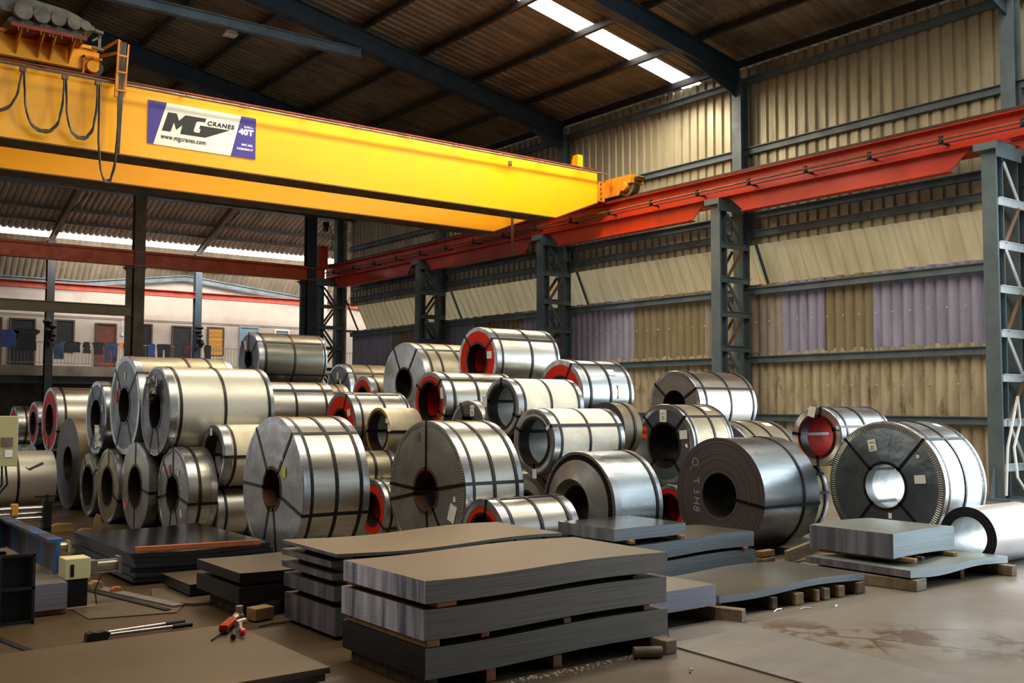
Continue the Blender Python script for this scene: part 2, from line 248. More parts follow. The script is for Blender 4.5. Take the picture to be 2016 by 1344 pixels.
# ------------------------------------------------------------------ mesh helpers
class MB:
    def __init__(s): s.v = []; s.f = []
    def add(s, vs, fs):
        n = len(s.v); s.v += [tuple(v) for v in vs]; s.f += [tuple(n + i for i in f) for f in fs]; return s
    def box(s, x0, x1, y0, y1, z0, z1):
        return s.add([(x0, y0, z0), (x1, y0, z0), (x1, y1, z0), (x0, y1, z0), (x0, y0, z1), (x1, y0, z1), (x1, y1, z1), (x0, y1, z1)],
                     [(0, 3, 2, 1), (4, 5, 6, 7), (0, 1, 5, 4), (1, 2, 6, 5), (2, 3, 7, 6), (3, 0, 4, 7)])
    def bar(s, a, b, w, h, up=(0, 0, 1)):
        a = Vector(a); b = Vector(b); d = (b - a).normalized(); u = Vector(up)
        if abs(d.dot(u)) > .98: u = Vector((1, 0, 0))
        r = d.cross(u).normalized(); u = r.cross(d).normalized()
        vs = [p + r * sx * w / 2 + u * sz * h / 2 for p in (a, b) for sx, sz in ((-1, -1), (1, -1), (1, 1), (-1, 1))]
        return s.add(vs, [(0, 1, 2, 3), (7, 6, 5, 4), (0, 4, 5, 1), (1, 5, 6, 2), (2, 6, 7, 3), (3, 7, 4, 0)])
    def ibeam(s, a, b, w, h, t=.02, up=(0, 0, 1)):
        a = Vector(a); b = Vector(b); d = (b - a).normalized(); u = Vector(up)
        if abs(d.dot(u)) > .98: u = Vector((1, 0, 0))
        r = d.cross(u).normalized(); u = r.cross(d).normalized()
        s.bar(a + u * (h / 2 - t / 2), b + u * (h / 2 - t / 2), w, t, up); s.bar(a - u * (h / 2 - t / 2), b - u * (h / 2 - t / 2), w, t, up)
        return s.bar(a, b, t, h - 2 * t + .001, up)
    def tube(s, pts, r, n=8, close=False):
        pts = [Vector(p) for p in pts]; m = len(pts); rings = []
        prev = None
        for i, p in enumerate(pts):
            d = (pts[min(i + 1, m - 1)] - pts[max(i - 1, 0)]).normalized()
            if prev is None:
                u = Vector((0, 0, 1)) if abs(d.z) < .9 else Vector((1, 0, 0)); prev = d.cross(u).normalized()
            a = (prev - d * prev.dot(d)).normalized(); prev = a; b = d.cross(a)
            rr = r[i] if isinstance(r, (list, tuple)) else r
            rings.append([p + (a * math.cos(2 * PI * k / n) + b * math.sin(2 * PI * k / n)) * rr for k in range(n)])
        vs = [v for q in rings for v in q]; fs = []
        for i in range(m - 1):
            for k in range(n): fs.append((i * n + k, i * n + (k + 1) % n, (i + 1) * n + (k + 1) % n, (i + 1) * n + k))
        fs.append(tuple(range(n - 1, -1, -1))); fs.append(tuple((m - 1) * n + k for k in range(n)))
        return s.add(vs, fs)
    def lathe(s, prof, n=72, axis='x', close=True):
        vs = []; fs = []; m = len(prof)
        for k in range(n):
            a = 2 * PI * k / n
            for x, r in prof:
                p = (x, r * math.cos(a), r * math.sin(a))
                if axis == 'z': p = (r * math.cos(a), r * math.sin(a), x)
                if axis == 'y': p = (r * math.cos(a), x, r * math.sin(a))
                vs.append(p)
        e = m if close else m - 1
        for k in range(n):
            k2 = (k + 1) % n
            for i in range(e):
                j = (i + 1) % m; fs.append((k * m + i, k * m + j, k2 * m + j, k2 * m + i))
        return s.add(vs, fs)
    def prism(s, poly, ax, a0, a1):       # polygon in the plane normal to ax, extruded a0..a1
        n = len(poly)
        def P(u, v, a): return {'x': (a, u, v), 'y': (u, a, v), 'z': (u, v, a)}[ax]
        return s.add([P(u, v, a0) for u, v in poly] + [P(u, v, a1) for u, v in poly],
                     [tuple(range(n)), tuple(range(2 * n - 1, n - 1, -1))] + [(i, i + n, (i + 1) % n + n, (i + 1) % n) for i in range(n)])
    def build(s, name, m, parent=None, smooth=False, loc=None, bevel=0, fix=True):
        me = bpy.data.meshes.new(name); me.from_pydata(s.v, [], s.f); me.update()
        if fix:
            b = bmesh.new(); b.from_mesh(me); bmesh.ops.recalc_face_normals(b, faces=b.faces); b.to_mesh(me); b.free()
        if smooth: me.shade_smooth(); me.set_sharp_from_angle(angle=math.radians(35))
        me.materials.append(MATS[m] if isinstance(m, str) else m)
        o = bpy.data.objects.new(name, me); COL.objects.link(o)
        if parent: o.parent = parent
        if loc: o.location = loc
        if bevel:
            bv = o.modifiers.new('bevel', 'BEVEL'); bv.width = bevel; bv.segments = 2; bv.limit_method = 'ANGLE'
        return o
def tag(o, label, cat, group=None):
    o['label'] = label; o['category'] = cat
    if group: o['group'] = group
    return o
def thing(name, loc, label, cat, group=None):
    o = bpy.data.objects.new(name, None); COL.objects.link(o); o.location = loc; o.empty_display_size = .2
    return tag(o, label, cat, group)
def struct(o): o['kind'] = 'structure'; return o
def corr(ax, a0, a1, pitch, depth, trap=True):
    """outline of a ribbed sheet: list of (position, height)"""
    out = []; a = a0
    while a < a1:
        if trap:
            for f, h in ((0, 0), (.62, 0), (.72, 1), (.9, 1)): out.append((a + f * pitch, h * depth))
        else:
            for k in range(8): out.append((a + k / 8 * pitch, (1 - abs(math.sin(PI * k / 8)) ** .7) * depth))
        a += pitch
    out.append((a1, 0)); return [p for p in out if p[0] <= a1]
def ribbed(lines, rails, t=.004):
    """sheet swept from ribs: rails = two callables giving the 3D point for (position, height)"""
    m = MB(); n = len(lines); k = len(rails)
    vs = [r(a, h) for r in rails for a, h in lines]
    fs = [(j * n + i, j * n + i + 1, (j + 1) * n + i + 1, (j + 1) * n + i) for j in range(k - 1) for i in range(n - 1)]
    return m.add(vs, fs)
def text_mesh(name, body, size, m, parent, mtx, extrude=.001, shear=0, bold=0, align='LEFT', space=1.0, sx=1.0):
    c = bpy.data.curves.new(name, 'FONT'); c.body = body; c.size = size; c.extrude = extrude; c.shear = shear; c.offset = bold; c.align_x = align; c.space_character = space
    to = bpy.data.objects.new('tmp', c); COL.objects.link(to); bpy.context.view_layer.update()
    me = bpy.data.meshes.new_from_object(to.evaluated_get(bpy.context.evaluated_depsgraph_get()))
    bpy.data.objects.remove(to); me.materials.clear(); me.materials.append(MATS[m])
    for v in me.vertices: v.co = mtx @ Vector((v.co.x * sx, v.co.y, v.co.z))
    me.name = name; o = bpy.data.objects.new(name, me); COL.objects.link(o); o.parent = parent
    return o

# ================================================================== SETTING
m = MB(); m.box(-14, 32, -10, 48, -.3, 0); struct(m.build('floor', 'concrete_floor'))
WX = 18.2                                     # plane of the right-hand cladding
BAY = [8.95, 15.15, 21.35, 27.55, 33.75]
def rz(x): return 9.25 + .19 * (18.2 - x)      # roof underside
# right wall: upper cladding, head strip, flared awning, patched cement sheets
ln = corr('y', 6.0, 34.0, .26, .05)
w = ribbed(ln, [lambda a, h: (WX + h, a, 5.2), lambda a, h: (WX + h, a, 9.3)]); wall = struct(w.build('wall_right', 'cladding'))
aw = ribbed(corr('y', 6.0, 33.7, .33, .05), [lambda a, h: (WX + .02 + h, a, 5.45), lambda a, h: (WX + .72 + h, a, 4.0)]); aw.build('awning_sheet', 'awning_metal', wall)
r2 = ribbed(corr('y', 6.0, 33.9, .18, .035, False), [lambda a, h: (WX + .05 + h, a, 2.45), lambda a, h: (WX + .05 + h, a, 4.30)])
def sheet(name, y0, y1, z0, z1, m, off=.05, jag=0):
    l = corr('y', y0, y1, .235, .075, False)
    def top(a, h): return (WX + off + h, a, z1 + (jag * math.sin(int(a / .235) * 2.7) if jag else 0))
    ribbed(l, [lambda a, h: (WX + off + h, a, z0), top]).build(name, m, wall)
for y0, y1, mm in ((6, 9.5, 'cement_olive'), (9.5, 12.0, 'cement_mauve'), (12.0, 13.15, 'cement_olive'), (13.15, 14.25, 'cement_mauve'), (14.25, 15.9, 'cement_pale'),
                   (15.9, 16.5, 'cement_pale'), (16.5, 18.9, 'cement_olive'), (18.9, 23.6, 'cement_mauve'), (23.6, 26, 'cement_olive'), (26, 29.6, 'cement_mauve'), (29.6, 31, 'cement_olive'), (31, 33.9, 'cement_mauve')):
    sheet('cement_sheet', y0, y1, 2.55, 4.30, mm, .06, .012)
sheet('lower_cement_sheet', 6, 33.9, -.0, 2.76, 'cement_dirty', .02, .03)
for z in (8.95, 7.33, 5.83, 5.42, 4.13, 2.60, 1.32):
    g = MB(); g.bar((WX - .06, 6, z), (WX - .06, 33.8, z), .10, .14); g.bar((WX - .13, 6, z + .07), (WX - .13, 33.8, z + .07), .06, .02); g.build('girt', 'steel_blue', wall)
g = MB()
for z, st in ((3.45, .38), (2.0, .57)):
    y = 6.2
    while y < 33.5: g.lathe([(0, 0), (0, .02), (.02, .012), (.02, 0)], 6, 'x'); n = len(g.v) - 24; g.v[n:] = [(WX - .005 - v[0], y + v[1], z + v[2]) for v in g.v[n:]]; y += st
g.build('sheet_bolts', 'plastic_scrap', wall)
# eave purlin and roof
def roof(y0, y1, nm, x0=-14, x1=18.9, m='roof_metal'):
    l = corr('y', y0, y1, .25, .03)
    return ribbed(l, [lambda a, h: (x0, a, rz(x0) + .20 + h), lambda a, h: (x1, a, rz(x1) + .20 + h)]).build(nm, m)
ceil = struct(roof(-10, 3.9, 'ceiling'))
for a, b in ((5.3, 7.4), (8.6, 16.72), (17.32, 34.0)): roof(a, b, 'roof_sheet').parent = ceil
for i, (a, b) in enumerate(((3.9, 5.3), (7.4, 8.6), (16.72, 17.32))):
    o = roof(a, b, 'window_%d' % (i + 1), m='skylight_sheet' if i == 2 else 'skylight_sheet'); struct(o)
for x in (18.05, 16.6, 14.95, 13.3, 11.65, 10.0, 8.35, 6.7, 5.05, 3.4, 1.75, .1, -1.6):
    g = MB(); z = rz(x) + .10; g.bar((x, -6, z), (x, 33.9, z), .05, .17); g.bar((x - .04, -6, z - .08), (x - .04, 33.9, z - .08), .08, .02); g.build('purlin', 'purlin' if x < 18 else 'steel_black', ceil)
for y in BAY[:-1]:
    g = MB(); g.ibeam((17.95, y, rz(17.95) - .22), (-8, y, rz(-8) - .22), .26, .46, .02); g.prism([(17.9, rz(17.9) - .4), (17.9, rz(17.9) - .75), (15.9, rz(15.9) - .42)], 'y', y - .02, y + .02)
    tag(g.build('roof_rafter', 'steel_blue_dark'), {8.95: 'dark blue roof rafter over the right foreground tower', 15.15: 'dark blue steel roof rafter crossing above the bright skylight end', 21.35: 'long dark blue roof rafter meeting the horizontal tie beam', 27.55: 'dark roof rafter furthest back, in the shadow behind the crane'}[y], 'rafter', 'main hall roof rafters')
# horizontal tie beam with a lamp
g = MB(); g.ibeam((11.6, 21.3, 9.93), (-2, 21.3, 9.93), .16, .22, .02); tag(g.build('tie_beam', 'steel_blue'), 'pale blue-grey horizontal steel tie beam below the dark roof, carrying the lamp', 'beam')
t = thing('ceiling_lamp', (8.35, 21.3, 9.66), 'small flat industrial lamp hanging under the pale tie beam', 'lamp')
m = MB(); m.prism([(-.16, 0), (.16, 0), (.10, .08), (-.10, .08)], 'y', -.12, .12); m.build('lamp_shade', 'pipe_grey', t); m = MB(); m.box(-.14, .14, -.1, .1, -.015, 0); m.build('lamp_diffuser', 'lamp_glass', t); m = MB(); m.bar((0, 0, .06), (0, 0, .24), .02, .02); m.build('hanger', 'steel_black', t)
# walls that close the hall outside the frame, and the gable over the far opening
m = MB(); m.box(-14, -13.8, -10, 48, 0, 15); struct(m.build('wall_left', 'plaster_dark'))
wn = 10
for yy in (17.5, 21.0, 24.5, 28.0, 31.5, 36.5, 40.0, 43.5):      # glowing panels added on the unseen left wall to brighten the coil faces
    m = MB(); m.box(-13.79, -13.77, yy, yy + 1.9, .9, 4.6); struct(m.build('window_%d' % wn, 'side_fill_glow')); wn += 1
m = MB(); m.box(-14, 12, -10, -9.8, 0, 15); struct(m.build('wall_near', 'plaster_dark'))
gl = corr('x', -14, 18.2, .26, .03)
struct(ribbed(gl, [lambda a, h: (a, 33.95 + h, 8.6), lambda a, h: (a, 33.95 + h, rz(a) + .2)]).build('wall_gable', 'cladding'))
g = MB(); g.ibeam((-8, 33.8, 8.48), (18.2, 33.8, 8.48), .3, .26, .02); tag(g.build('eave_beam', 'steel_blue'), 'long pale blue-grey eave beam just under the crane girders at the hall end', 'beam')

# ------------------------------------------------------------------ lattice towers of the right wall
def tower(y, label, pale=False):
    t = thing('lattice_column', (17.25 if y < 30 else 16.82, y, 0), label, 'column', 'lattice towers along the right wall')
    steel = 'steel_blue'
    def P(b, name='leg', m=steel): return b.build(name, m, t)
    w = .26
    b = MB(); b.ibeam((0, 0, 0), (0, 0, 6.1), w, .22, .025, up=(1, 0, 0)); b.box(-.13, -.11, -w/2, w/2, 0, 6.1); P(b)
    b = MB(); b.ibeam((.74, 0, 0), (.74, 0, 9.0), w, .26, .025, up=(1, 0, 0)); P(b)
    for s in (-1, 1):
        z = .55; k = 0
        while z < 5.6:
            if s < 0:
                b = MB(); b.bar((-.10, s * (w/2 + .005), z), (.84, s * (w/2 + .005), z), .03, .13); b.bar((-.10, s * (w/2 + .03), z + .06), (.84, s * (w/2 + .03), z + .06), .05, .015); P(b, 'strut', 'steel_daylit' if pale else steel)
            b = MB(); a, c = ((.10, z + .05), (.60, z + .70)) if k % 2 else ((.60, z + .05), (.10, z + .70))
            b.bar((a[0], s * (w/2 + .015), a[1]), (c[0], s * (w/2 + .015), c[1]), .02, .075); P(b, 'brace', ('steel_daylit' if pale else steel) if k % 2 == 0 else 'steel_rusty')
            z += .76; k += 1
    b = MB(); b.box(-.26, .86, -.20, .20, 6.0, 6.12); b.box(-.26, .60, -.22, -.20, 5.85, 6.12); P(b, 'cap_beam')
    b = MB(); b.box(-.35, 1.05, -.35, .35, 0, .03)
    for s in (-1, 1): b.prism([(s*.20, .03), (s*.34, .03), (s*.20, .55)], 'y', -.01, .01)
    P(b, 'base_plate')
    b = MB(); b.bar((.95, -.16, 5.45), (1.5, -.16, 4.3), .05, .05); b.bar((.86, -.16, 4.25), (1.5, -.16, 4.25), .05, .06); P(b, 'awning_bracket')
    return t
lab = ['blue-grey lattice tower at the right edge with a white cable hanging on it', 'blue-grey lattice tower in the middle of the right wall, under the straight rafter', 'blue-grey lattice tower directly behind the topmost red-ended coil',
       'dark blue lattice tower fourth along the wall, just above the dull silver coil', 'dark corner lattice tower with crossed braces beside the grey downpipe']
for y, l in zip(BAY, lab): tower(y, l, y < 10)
# downpipe next to the corner tower
m = MB(); m.tube([(18.02, 34.12, 0), (18.02, 34.12, 8.35)], .09, 10); m.tube([(18.02, 34.12, 6.9), (18.02, 34.12, 7.0)], .12, 10)
tag(m.build('drain_pipe', 'pipe_grey', smooth=True), 'tall grey drain pipe standing in front of the corner tower', 'pipe')
m = MB(); m.tube([(16.95, 8.7, .1), (17.0, 8.68, .9), (17.15, 8.62, 1.5), (17.22, 8.6, 1.75), (17.32, 8.62, 1.3), (17.1, 8.62, .9), (17.05, 8.55, .4), (17.3, 8.5, .1)], .025, 6)
tag(m.build('white_cable', 'plastic_scrap', smooth=True), 'white cable looped down the foot of the right-edge tower', 'cable')
# ------------------------------------------------------------------ runway of the crane
t = thing('crane_runway', (17.2, 6, 6.12), 'bright red crane runway girder with rail along the right wall', 'runway beam')
def RB(b, name, m='rail_red'):
    return b.build(name, m, t)
b = MB(); b.ibeam((0, 0, .24), (0, 28.0, .24), .32, .46, .025); RB(b, 'main_beam')
b = MB(); b.bar((0, 0, .53), (0, 28.0, .53), .07, .06); b.bar((0, 0, .485), (0, 28, .485), .34, .03); RB(b, 'rail', 'rail_top')
ys = [2.95 - 6.2] + [y - 6 for y in BAY]
for a, c in zip(ys[:-1], ys[1:]):
    a = max(a, 0) if a < 0 else a
    b = MB(); b.prism([(a + .35, 0), (a + .75, -.34), (c - .75, -.34), (c - .35, 0)], 'x', -.012, .012); b.box(-.11, .11, a + .75, c - .75, -.36, -.34); RB(b, 'haunch_plate')
b = MB(); b.tube([(-.28, 0, .20), (-.28, 27.8, .20)], .022, 6); RB(b, 'conductor_bar', 'steel_rusty')
b = MB(); b.tube([(-.26, 0, .12), (-.26, 27.8, .12)], .012, 6); RB(b, 'conductor_wire', 'steel_blue_dark')
for k in range(19):
    y = .8 + 1.45 * k; b = MB(); b.bar((-.02, y, .14), (-.32, y, .14), .05, .03); b.box(-.30, -.24, y - .03, y + .03, .14, .26); RB(b, 'conductor_bracket', 'steel_black')
b = MB(); b.bar((.50, 0, .02), (.50, 28.0, .02), .10, .12)
y = .4
k = 0
while y < 27.5:
    b.bar((.05, y, .02), (.50, y + .7, .02), .05, .05); b.bar((.50, y + .7, .02), (.05, y + 1.4, .02), .05, .05); y += 1.4
RB(b, 'surge_bracing', 'rail_red_pale')

# ------------------------------------------------------------------ overhead crane
t = thing('overhead_crane', (17.2, 20.2, 6.7), 'large yellow double-girder overhead crane spanning the hall with a maker sign', 'crane')
def CB(b, name, m='crane_yellow', par=None, smooth=False, bevel=0):
    o = b.build(name, m, par or t, smooth=smooth, bevel=bevel)
    o.matrix_parent_inverse = Matrix.Identity(4); return o
class TB(MB):       # mesh given in world coordinates, stored relative to the crane
    def build(s, name, m, parent=None, **k):
        off = Vector(t.location); s.v = [tuple(Vector(v) - off) for v in s.v]; return MB.build(s, name, m, parent, **k)
def girder(yf, yb, end=16.8):
    zb, zt = 6.05, 7.36; x0 = -7.5
    b = TB(); b.prism([(x0, zb), (end - 1.35, zb), (end, 6.58), (end, zt), (x0, zt)], 'y', yf, yb); CB(b, 'girder')
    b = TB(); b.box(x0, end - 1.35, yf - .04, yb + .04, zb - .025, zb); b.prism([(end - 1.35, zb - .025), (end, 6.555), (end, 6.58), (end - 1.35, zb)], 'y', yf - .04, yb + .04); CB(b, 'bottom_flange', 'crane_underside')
    b = TB(); b.box(x0, end, yf - .05, yb + .05, zt, zt + .025); b.box(x0, end, (yf + yb) / 2 - .03, (yf + yb) / 2 + .03, zt + .025, zt + .09); CB(b, 'top_rail', 'crane_rust')
girder(18.68, 19.25); girder(21.2, 21.77, 16.8)
# end carriage and wheels
b = TB(); b.prism([(18.12, 6.69), (22.0, 6.69), (22.4, 6.9), (22.4, 7.14), (17.68, 7.14), (17.68, 6.94), (17.95, 6.92)], 'x', 17.0, 17.42); CB(b, 'end_carriage', 'crane_orange')
for ya, yb in ((18.62, 18.72), (19.2, 19.3)):
    b = TB(); b.box(16.8, 17.0, ya, yb, 6.6, 7.1); CB(b, 'connection_plate', 'crane_orange')
for k in range(4):
    b = TB(); b.bar((16.86, 18.58, 6.68 + k * .12), (16.86, 18.63, 6.68 + k * .12), .04, .04); CB(b, 'bolt', 'steel_brown')
b = TB(); b.box(17.10, 17.34, 17.55, 17.68, 6.98, 7.08); CB(b, 'buffer', 'rubber')
for yy in (17.93, 22.2):
    b = TB(); b.lathe([(-.07, 0), (-.07, .235), (-.045, .235), (-.045, .20), (.045, .20), (.045, .235), (.07, .235), (.07, 0)], 32, 'x'); b.v = [(17.2 + v[0] * 1.6, yy + v[1], 6.885 + v[2]) for v in b.v]; wh = CB(b, 'wheel', 'steel_brown', smooth=True)
    b = TB(); b.lathe([(-.24, 0), (-.24, .10), (-.20, .12), (-.10, .12), (-.10, 0)], 20, 'x'); b.v = [(17.2 + v[0], yy + v[1], 6.87 + v[2]) for v in b.v]; CB(b, 'wheel_bearing', 'crane_orange', smooth=True)
b = TB(); b.prism([(18.9, 7.36), (19.14, 7.36), (19.14, 7.6), (19.08, 7.76), (18.9, 7.76)], 'x', 16.36, 16.52); CB(b, 'end_stop')
# cable track pipe on brackets, above the face of the near girder
b = TB(); b.tube([(-7, 18.50, 7.27), (17.0, 18.50, 7.27)], .022, 8); CB(b, 'cable_track', 'pipe_grey', smooth=True)
for k in range(17):
    x = 16.2 - 1.22 * k
    b = TB(); b.bar((x, 18.68, 7.36), (x, 18.48, 7.28), .035, .035); b.bar((x, 18.5, 7.25), (x, 18.5, 7.34), .012, .012); CB(b, 'track_bracket', 'crane_rust')
b = TB(); b.lathe([(0, 0), (0, .035), (.02, .05), (.10, .05), (.12, .03), (.12, 0)], 14, 'z'); b.v = [(14.0 + v[0], 18.55 + v[1], 7.06 + v[2]) for v in b.v]; CB(b, 'warning_lamp', 'pipe_grey', smooth=True)
b = TB(); b.bar((15.93, 21.0, 6.6), (15.93, 21.0, 5.75), .07, .04); b.bar((15.93, 21.0, 5.75), (15.93, 21.0, 5.45), .03, .02); CB(b, 'collector_arm', 'steel_rusty')
# festoon: three hanging loops
def loop(x0, x1, zl, n=4):
    b = TB(); c = (x0 + x1) / 2; w = (x1 - x0) / 2
    for j in range(n):
        o = .014 * (j - 1.5); zt = 7.17; zb_ = zl + .02 * j; pts = []
        hw = w * .92; drop = zt - zb_
        for k in range(41):
            a = PI * k / 40; cx = -math.cos(a); sy = math.sin(a)
            z = zt - drop * min(1, sy ** .62) if sy > 0 else zt
            top = max(0, 1 - (zt - z) / (drop * .35)); x = c + math.copysign(hw * abs(cx) ** .8 + top * top * w * .10 + (1 - top) * .0, cx)
            if abs(cx) > .999: x = c + math.copysign(w - .015, cx)
            pts.append((x + .008 * math.sin(k * .9 + j * 2), 18.46 + o, z + .004 * math.sin(k * 1.7 + j)))
        b.tube(pts, .012, 6)
    return CB(b, 'festoon_cable', 'cable_grey', smooth=True)
loop(2.35, 3.66, 6.35); loop(3.66, 4.33, 6.17); loop(4.33, 4.88, 6.15); loop(4.88, 5.24, 5.45)
for x in (3.66, 4.33, 4.88):
    b = TB(); b.box(x - .05, x + .05, 18.46, 18.54, 7.17, 7.24); CB(b, 'festoon_clamp', 'steel_rusty')
# maker sign on the near girder
sx0, sx1, sz0, sz1 = 5.81, 7.885, 6.325, 7.13
b = TB(); b.box(sx0, sx1, 18.668, 18.68, sz0, sz1); sg = CB(b, 'sign_board', 'sign_cream')
ys_ = 18.664
def SP(poly, name, m, d=0.0):
    b = TB(); b.prism(poly, 'y', ys_ - d, ys_ + .004); o = b.build(name, m, sg); return o
h = sz1 - sz0; wd = sx1 - sx0
SP([(sx0, sz0), (sx0 + .105, sz0), (sx0 + .34, sz1), (sx0, sz1)], 'purple_panel', 'sign_purple')
SP([(sx1 - .50, sz0), (sx1, sz0), (sx1, sz1), (sx1 - .30, sz1)], 'purple_panel', 'sign_purple')
# emblem drawn from the sign: u across 0..1, v up 0..1
def Q(u, v): return (sx0 + u * wd, sz0 + v * h)
b = TB(); b.prism([Q(*q) for q in [(0.124, 0.342), (0.176, 0.786), (0.254, 0.788), (0.274, 0.629), (0.331, 0.783), (0.522, 0.788), (0.514, 0.701), (0.448, 0.692), (0.43, 0.66), (0.427, 0.618), (0.409, 0.459), (0.413, 0.43), (0.429, 0.422), (0.463, 0.426), (0.474, 0.518), (0.46, 0.518), (0.468, 0.604), (0.746, 0.604), (0.518, 0.336), (0.289, 0.331), (0.306, 0.541), (0.252, 0.409), (0.229, 0.577), (0.201, 0.345)]], 'y', ys_ - .001, ys_ + .004); b.build('emblem_letters', 'sign_black', sg)
MX = Matrix(((1, 0, 0), (0, 0, -1), (0, 1, 0)))
def stext(body, u0, u1, v0, v1, m='sign_black', **k):
    q = Q(u0, v0); off = Vector(t.location)
    o = text_mesh('lettering', body, 1.0, m, sg, Matrix.Identity(4), extrude=.001, **k)
    xs = [v.co.x for v in o.data.vertices]; yy = [v.co.y for v in o.data.vertices]
    fx = (u1 - u0) * wd / (max(xs) - min(xs)); fy = (v1 - v0) * h / (max(yy) - min(yy))
    x0, y0 = min(xs), min(yy)
    for v in o.data.vertices: v.co = Vector((q[0] + (v.co.x - x0) * fx, ys_ - .003 - v.co.z, q[1] + (v.co.y - y0) * fy)) - off
stext('CRANES', .535, .79, .635, .745, bold=.035, space=1.15, shear=.15); stext('www.mgcranes.com', .115, .52, .125, .235, bold=.012, space=1.05)
stext('S.W.L-', .885, .975, .725, .775, 'sign_white', bold=.04, space=1.1); stext('40T', .83, .977, .55, .70, 'sign_white', bold=.05, space=1.05)
stext('M/C NO.', .862, .973, .285, .34, 'sign_white', bold=.04, space=1.1); stext('152040417', .818, .975, .18, .235, 'sign_white', bold=.04, space=1.1)
# hoist trolley on top of the crane
t = thing('hoist_trolley', (4.0, 20.2, 7.45), 'hoist trolley with rusty shelf and grey resistor bank on top of the yellow crane', 'crane trolley')
b = TB(); b.prism([(-1, 7.52), (4.75, 7.52), (4.98, 7.60), (4.98, 7.86), (4.4, 7.93), (-1, 7.95)], 'y', 18.86, 18.96); b.box(-1, 4.95, 18.82, 19.0, 7.90, 7.96); CB(b, 'trolley_frame', 'crane_yellow')
b = TB(); b.box(-1, 4.6, 21.4, 21.5, 7.52, 7.95); CB(b, 'trolley_frame', 'crane_yellow')
b = TB(); b.box(3.42, 4.62, 18.30, 18.86, 7.87, 7.89); b.box(3.42, 4.62, 18.28, 18.31, 7.85, 7.91); CB(b, 'shelf', 'crane_rust')
for x in (3.60, 3.95, 4.14, 4.45):
    b = TB(); b.prism([(18.84, 7.56), (18.84, 7.87), (18.36, 7.87), (18.42, 7.82)], 'x', x - .012, x + .012); CB(b, 'shelf_bracket', 'crane_orange')
    for d in (-.07, .07):
        b = TB(); b.bar((x + d, 18.29, 7.85), (x + d, 18.29, 7.79), .015, .015); CB(b, 'bolt', 'pipe_grey')
hb = TB(); hb.prism([(3.5, 7.9), (4.6, 7.9), (4.62, 8.0), (4.52, 8.06), (3.45, 8.08), (3.40, 8.02)], 'y', 18.52, 19.3); hb.prism([(3.30, 8.14), (4.68, 8.10), (4.79, 8.12), (4.79, 8.17), (4.66, 8.24), (4.50, 8.32), (4.30, 8.38), (3.45, 8.46), (3.20, 8.30)], 'y', 18.46, 19.4); bank = CB(hb, 'resistor_bank', 'motor_grey')
for k, (x, z, r) in enumerate(((3.62, 8.18, .155), (3.91, 8.17, .14), (4.17, 8.16, .12), (4.43, 8.15, .115), (4.62, 8.15, .09))):
    b = TB(); b.lathe([(0, 0), (0, r * .96), (.02, r), (.12, r), (.12, 0)], 28, 'y'); b.v = [(x + v[0], 18.38 + v[1], z + v[2]) for v in b.v]; CB(b, 'round_cover', 'motor_grey', par=bank, smooth=True)
    b = TB(); b.bar((x, 18.43, z - r - .01), (x, 18.43, 7.9), .012, .012); CB(b, 'tie_rod', 'pipe_grey', par=bank)
b = TB(); b.tube([(4.80, 18.5, 8.13), (4.94, 18.5, 8.11)], .035, 10); b.bar((4.88, 18.5, 8.05), (4.88, 18.5, 7.80), .05, .05); b.bar((4.76, 18.5, 7.83), (4.95, 18.5, 7.81), .06, .04); b.bar((4.76, 18.5, 7.94), (4.88, 18.5, 8.03), .05, .03); CB(b, 'motor_stand', 'pipe_grey')
b = TB(); b.box(4.69, 4.72, 18.80, 18.86, 7.42, 7.76); b.box(4.69, 5.02, 18.80, 18.84, 7.72, 7.76); CB(b, 'wheel_guard', 'crane_orange')
b = TB(); b.lathe([(0, 0), (0, .10), (.03, .11), (.06, .11), (.06, 0)], 24, 'y'); b.v = [(4.86 + v[0], 18.78 + v[1], 7.58 + v[2]) for v in b.v]; CB(b, 'wheel_cap', 'crane_yellow', smooth=True)
b = TB(); b.lathe([(0, 0), (0, .15), (.12, .15), (.12, 0)], 28, 'y'); b.v = [(4.92 + v[0], 18.90 + v[1], 7.60 + v[2]) for v in b.v]; CB(b, 'trolley_wheel', 'steel_black', smooth=True)
b = TB(); b.bar((5.16, 18.42, 7.0), (5.20, 18.42, 8.02), .05, .05); b.bar((5.31, 18.42, 7.02), (5.36, 18.42, 7.98), .03, .03)
for z in (7.12, 7.45, 7.75): b.bar((5.16, 18.40, z), (5.34, 18.40, z), .025, .03)
b.bar((5.20, 18.42, 8.03), (4.95, 18.7, 7.86), .05, .03); b.bar((5.0, 18.8, 7.8), (5.18, 18.44, 7.8), .04, .04); CB(b, 'cable_arm', 'crane_orange')
b = TB()
for j in range(4): b.tube([(5.22 + .028 * j, 18.40, 8.0), (5.20 + .028 * j, 18.40, 7.4), (5.20 + .025 * j, 18.42, 6.9), (5.22 + .01 * j, 18.44, 6.0)], .012, 6)
CB(b, 'cable_bundle', 'cable_grey', smooth=True)
b = TB(); b.tube([(3.30, 20.2, 7.4), (3.28, 20.2, 5.0)], .025, 6); b.tube([(3.42, 20.2, 7.4), (3.36, 20.2, 5.0)], .02, 6); CB(b, 'hoist_rope', 'steel_black')

